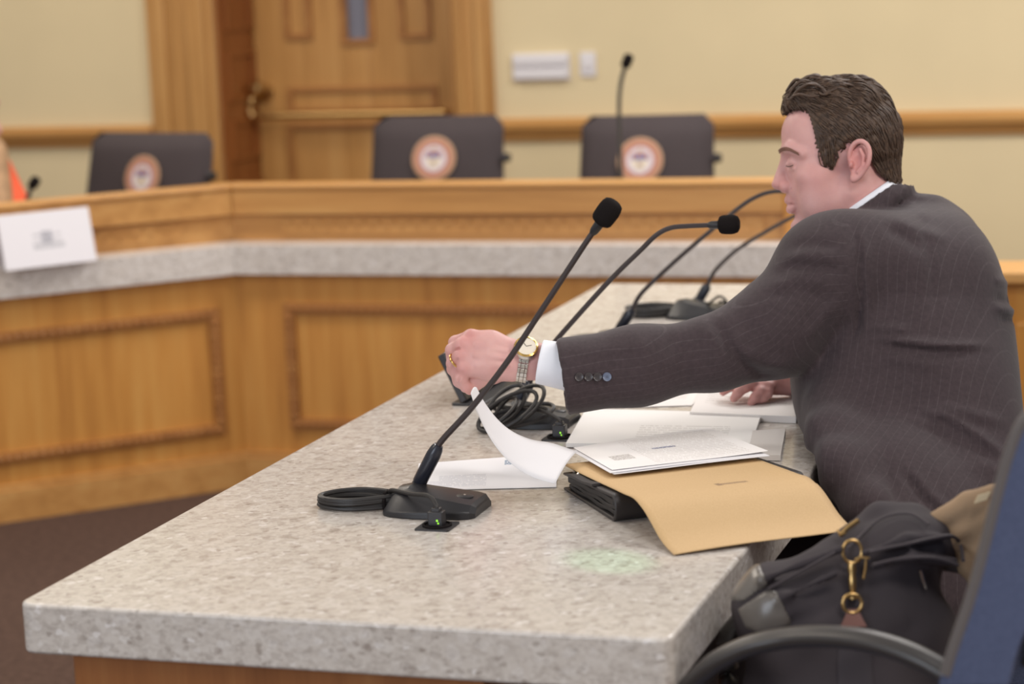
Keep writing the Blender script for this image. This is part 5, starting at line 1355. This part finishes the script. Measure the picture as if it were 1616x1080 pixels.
TR = plain('canvas_trim', S(70,62,64), .7)
m = MB(); m.tube(spline([bs(x, y, .0005) for x, y in ((1338,866),(1358,846),(1385,822),(1412,812),(1440,812),(1466,828))], 6), .0016, 6); obj('flap_seam', m, TR, parent=bag)
m = MB(); m.tube(spline([bs(x, y, .0008) for x, y in ((1372,872),(1400,865),(1435,858),(1470,850),(1500,846),(1515,858),(1520,885))], 6), .0021, 6); obj('flap_hem', m, TR, parent=bag)
m = MB(); m.tube(spline([bs(x, y, .0008) for x, y in ((1378,892),(1410,884),(1445,880),(1480,882),(1512,892))], 6), .0022, 6); obj('pocket_hem', m, TR, parent=bag)
m = MB(); m.tube(spline([bs(x, y, .0006) for x, y in ((1212,930),(1240,915),(1280,893),(1318,872))], 6), .0018, 6); obj('corner_seam', m, TR, parent=bag)

# ---------------- the tan coat between bag and backrest
CF = Field(np.array([bp(1440,760)[0], bp(0,740)[1], 2.42]), np.array([bp(1680,0)[0], bp(0,1010)[1], 2.74]), .0045)
def Cc(a, b, r1, r2=None, k=8, op='u'): CF.cone(bp(*a), bp(*b), r1*KB, (r2 or r1)*KB, k*KB, op)
Cc((1478,822,10), (1530,796,10), 16, 20, 0); Cc((1530,796,10), (1578,776,0), 20, 16, 10); Cc((1505,850,15), (1572,805,5), 24, 26, 10); Cc((1530,890,15), (1582,830,5), 24, 26, 12); Cc((1550,930,10), (1590,880,5), 24, 24, 12)
Cc((1498,836,-12), (1560,800,-22), 5, 5, 6, 's'); Cc((1540,905,-12), (1572,815,-24), 5, 5, 6, 's'); Cc((1520,860,-8), (1545,830,-20), 4, 4, 6, 's'); Cc((1555,850,-20), (1585,790,-25), 5, 5, 5, 's')
PC_, FC_ = CF.mesh(); PC_ = relax(PC_, FC_, 1)
tc_ = sdf_obj('coat', [(PC_, FC_)], plain('tan_cotton', S(150,124,96), .85, noise=.08, nscale=30, bump=.25, bscale=500), None, loc=c2w(bp(1540,880)), label='crumpled tan coat between the dark bag and the blue backrest', cat='coat')
m = MB(); G = [[c2w(Q(1543+20*i-6*j, 782+13*j-6*i, DB-.021)) for j in (0,.5,1)] for i in (0,.5,1)]; m.sheet(G, .002); obj('label_tag', m, plain('coat_tag', S(206,186,150), .7), parent=tc_, label='pale sewn tag')

# ------------------------------------------------------------------ person at the left edge, behind the wing of the dais
DP = 6.58; KP = DP/FPX
def pp(x, y, z=0.0): return Q(x+11, y, DP+z*KP)
W_ = Field(np.array([pp(-230,0)[0], pp(0,95)[1], 6.25]), np.array([pp(80,0)[0], pp(0,560)[1], 6.9]), .012)
def We(F, c, r, k=10): F.ell(pp(*c), np.array(r)*KP, k*KP)
We(W_, (-68,178,0), (50,62,44), 0); We(W_, (-60,205,0), (44,48,38), 12); W_.cone(pp(-24,196,0), pp(-14,206,0), 8*KP, 8*KP, 6*KP); We(W_, (-48,236,0), (24,16,20), 10); We(W_, (-24,228,0), (7,6,11), 6); We(W_, (-22,160,0), (10,7,26), 8)
W_.cone(pp(-78,220,0), pp(-82,290,0), 26*KP, 30*KP, 8*KP)
We(W_, (-82,400,0), (66,120,60), 20)
P1, F1 = W_.mesh()
W_.V[:] = .5
We(W_, (-80,420,0), (104,170,84), 0); W_.cone(pp(-82,290,0), pp(-38,318,-30), 36*KP, 40*KP, 20*KP); W_.cone(pp(-38,318,-30), pp(-6,352,-50), 40*KP, 36*KP, 20*KP); W_.cone(pp(-6,318,-30), pp(8,400,-40), 22*KP, 34*KP, 20*KP); W_.cone(pp(-8,262,-10), pp(4,320,-25), 16*KP, 30*KP, 16*KP)
P2, F2 = W_.mesh()
W_.V[:] = .5
We(W_, (-86,160,4), (60,60,56), 0); W_.cone(pp(-66,165,-34), pp(-30,250,-52), 24*KP, 24*KP, 14*KP); W_.cone(pp(-30,250,-52), pp(-22,310,-60), 24*KP, 26*KP, 14*KP); W_.cone(pp(-110,170,0), pp(-118,320,0), 34*KP, 30*KP, 14*KP); W_.cone(pp(-24,240,-46), pp(-16,345,-66), 24*KP, 28*KP, 10*KP)
P3_, F3 = W_.mesh()
pl = thing('person', 'person in a coral top with long light hair, cut off by the picture edge', 'person', c2w(pp(-80, 560)))
sdf_obj('body', [(P1, F1)], MAT['skin'], pl)
sdf_obj('top', [(P2, F2)], plain('coral_knit', S(236,98,62), .8), pl, label='coral top')
sdf_obj('hair', [(P3_, F3)], plain('light_hair', S(176,142,108), .7, noise=.2, nscale=40), pl, label='long light brown hair')

# ------------------------------------------------------------------ light
def area(name, loc, target, sx_, sy_, power, col):
    l = bpy.data.lights.new(name, 'AREA'); l.shape = 'RECTANGLE'; l.size = sx_; l.size_y = sy_; l.energy = power; l.color = col
    o = bpy.data.objects.new(name, l); COL.objects.link(o); o.location = loc
    d = Vector(target)-Vector(loc); o.rotation_euler = d.to_track_quat('-Z', 'Y').to_euler(); return o
WARM = (1.0, .89, .76); COOL = (.78, .87, 1.0)
NEUT = (1.0, .96, .93)
area('added_side_light', (3.2, 0.6, 2.3), (-.5, 2.5, .7), 1.2, .9, 55, WARM)  # warm light added on the right to brighten the table's side face
for x, y, e_, c_ in ((-3.2, 1.6, 34, WARM), (0.6, 1.6, 32, NEUT), (-3.2, 4.6, 38, WARM), (0.8, 4.6, 38, NEUT), (-4.2, 6.6, 26, WARM), (-0.6, 5.9, 62, NEUT)):
    area('ceiling_lamp', (x, y, 3.1), (x, y, 0), 1.3, .7, e_, c_)
area('window_light', (-2.6, -2.6, 2.1), (-1.2, 4.0, .7), 2.6, 1.9, 92, COOL)
def spot(name, loc, px, size, e_, col, sq):
    l = bpy.data.lights.new(name, 'SPOT'); l.energy = e_; l.color = col; l.spot_size = size; l.spot_blend = .7; l.shadow_soft_size = .01
    o = bpy.data.objects.new(name, l); COL.objects.link(o); o.location = loc; tg = onz(px[0], px[1], TZ); d = Vector([float(a) for a in tg])-Vector(loc); o.rotation_euler = d.to_track_quat('-Z', 'Y').to_euler(); o.scale = (sq, 1, 1)
spot('green_patch_spot', (1.2, 1.2, 3.2), (962, 886), R_(1.9), 230, (.3, 1.0, .48), 1.0)  # spot added to throw the green glow onto the tabletop
w = bpy.data.worlds.new('room_air'); SC.world = w; w.use_nodes = True
w.node_tree.nodes['Background'].inputs['Color'].default_value = (1.0, .96, .93, 1); w.node_tree.nodes['Background'].inputs['Strength'].default_value = .42
SC.view_settings.exposure = 0.0
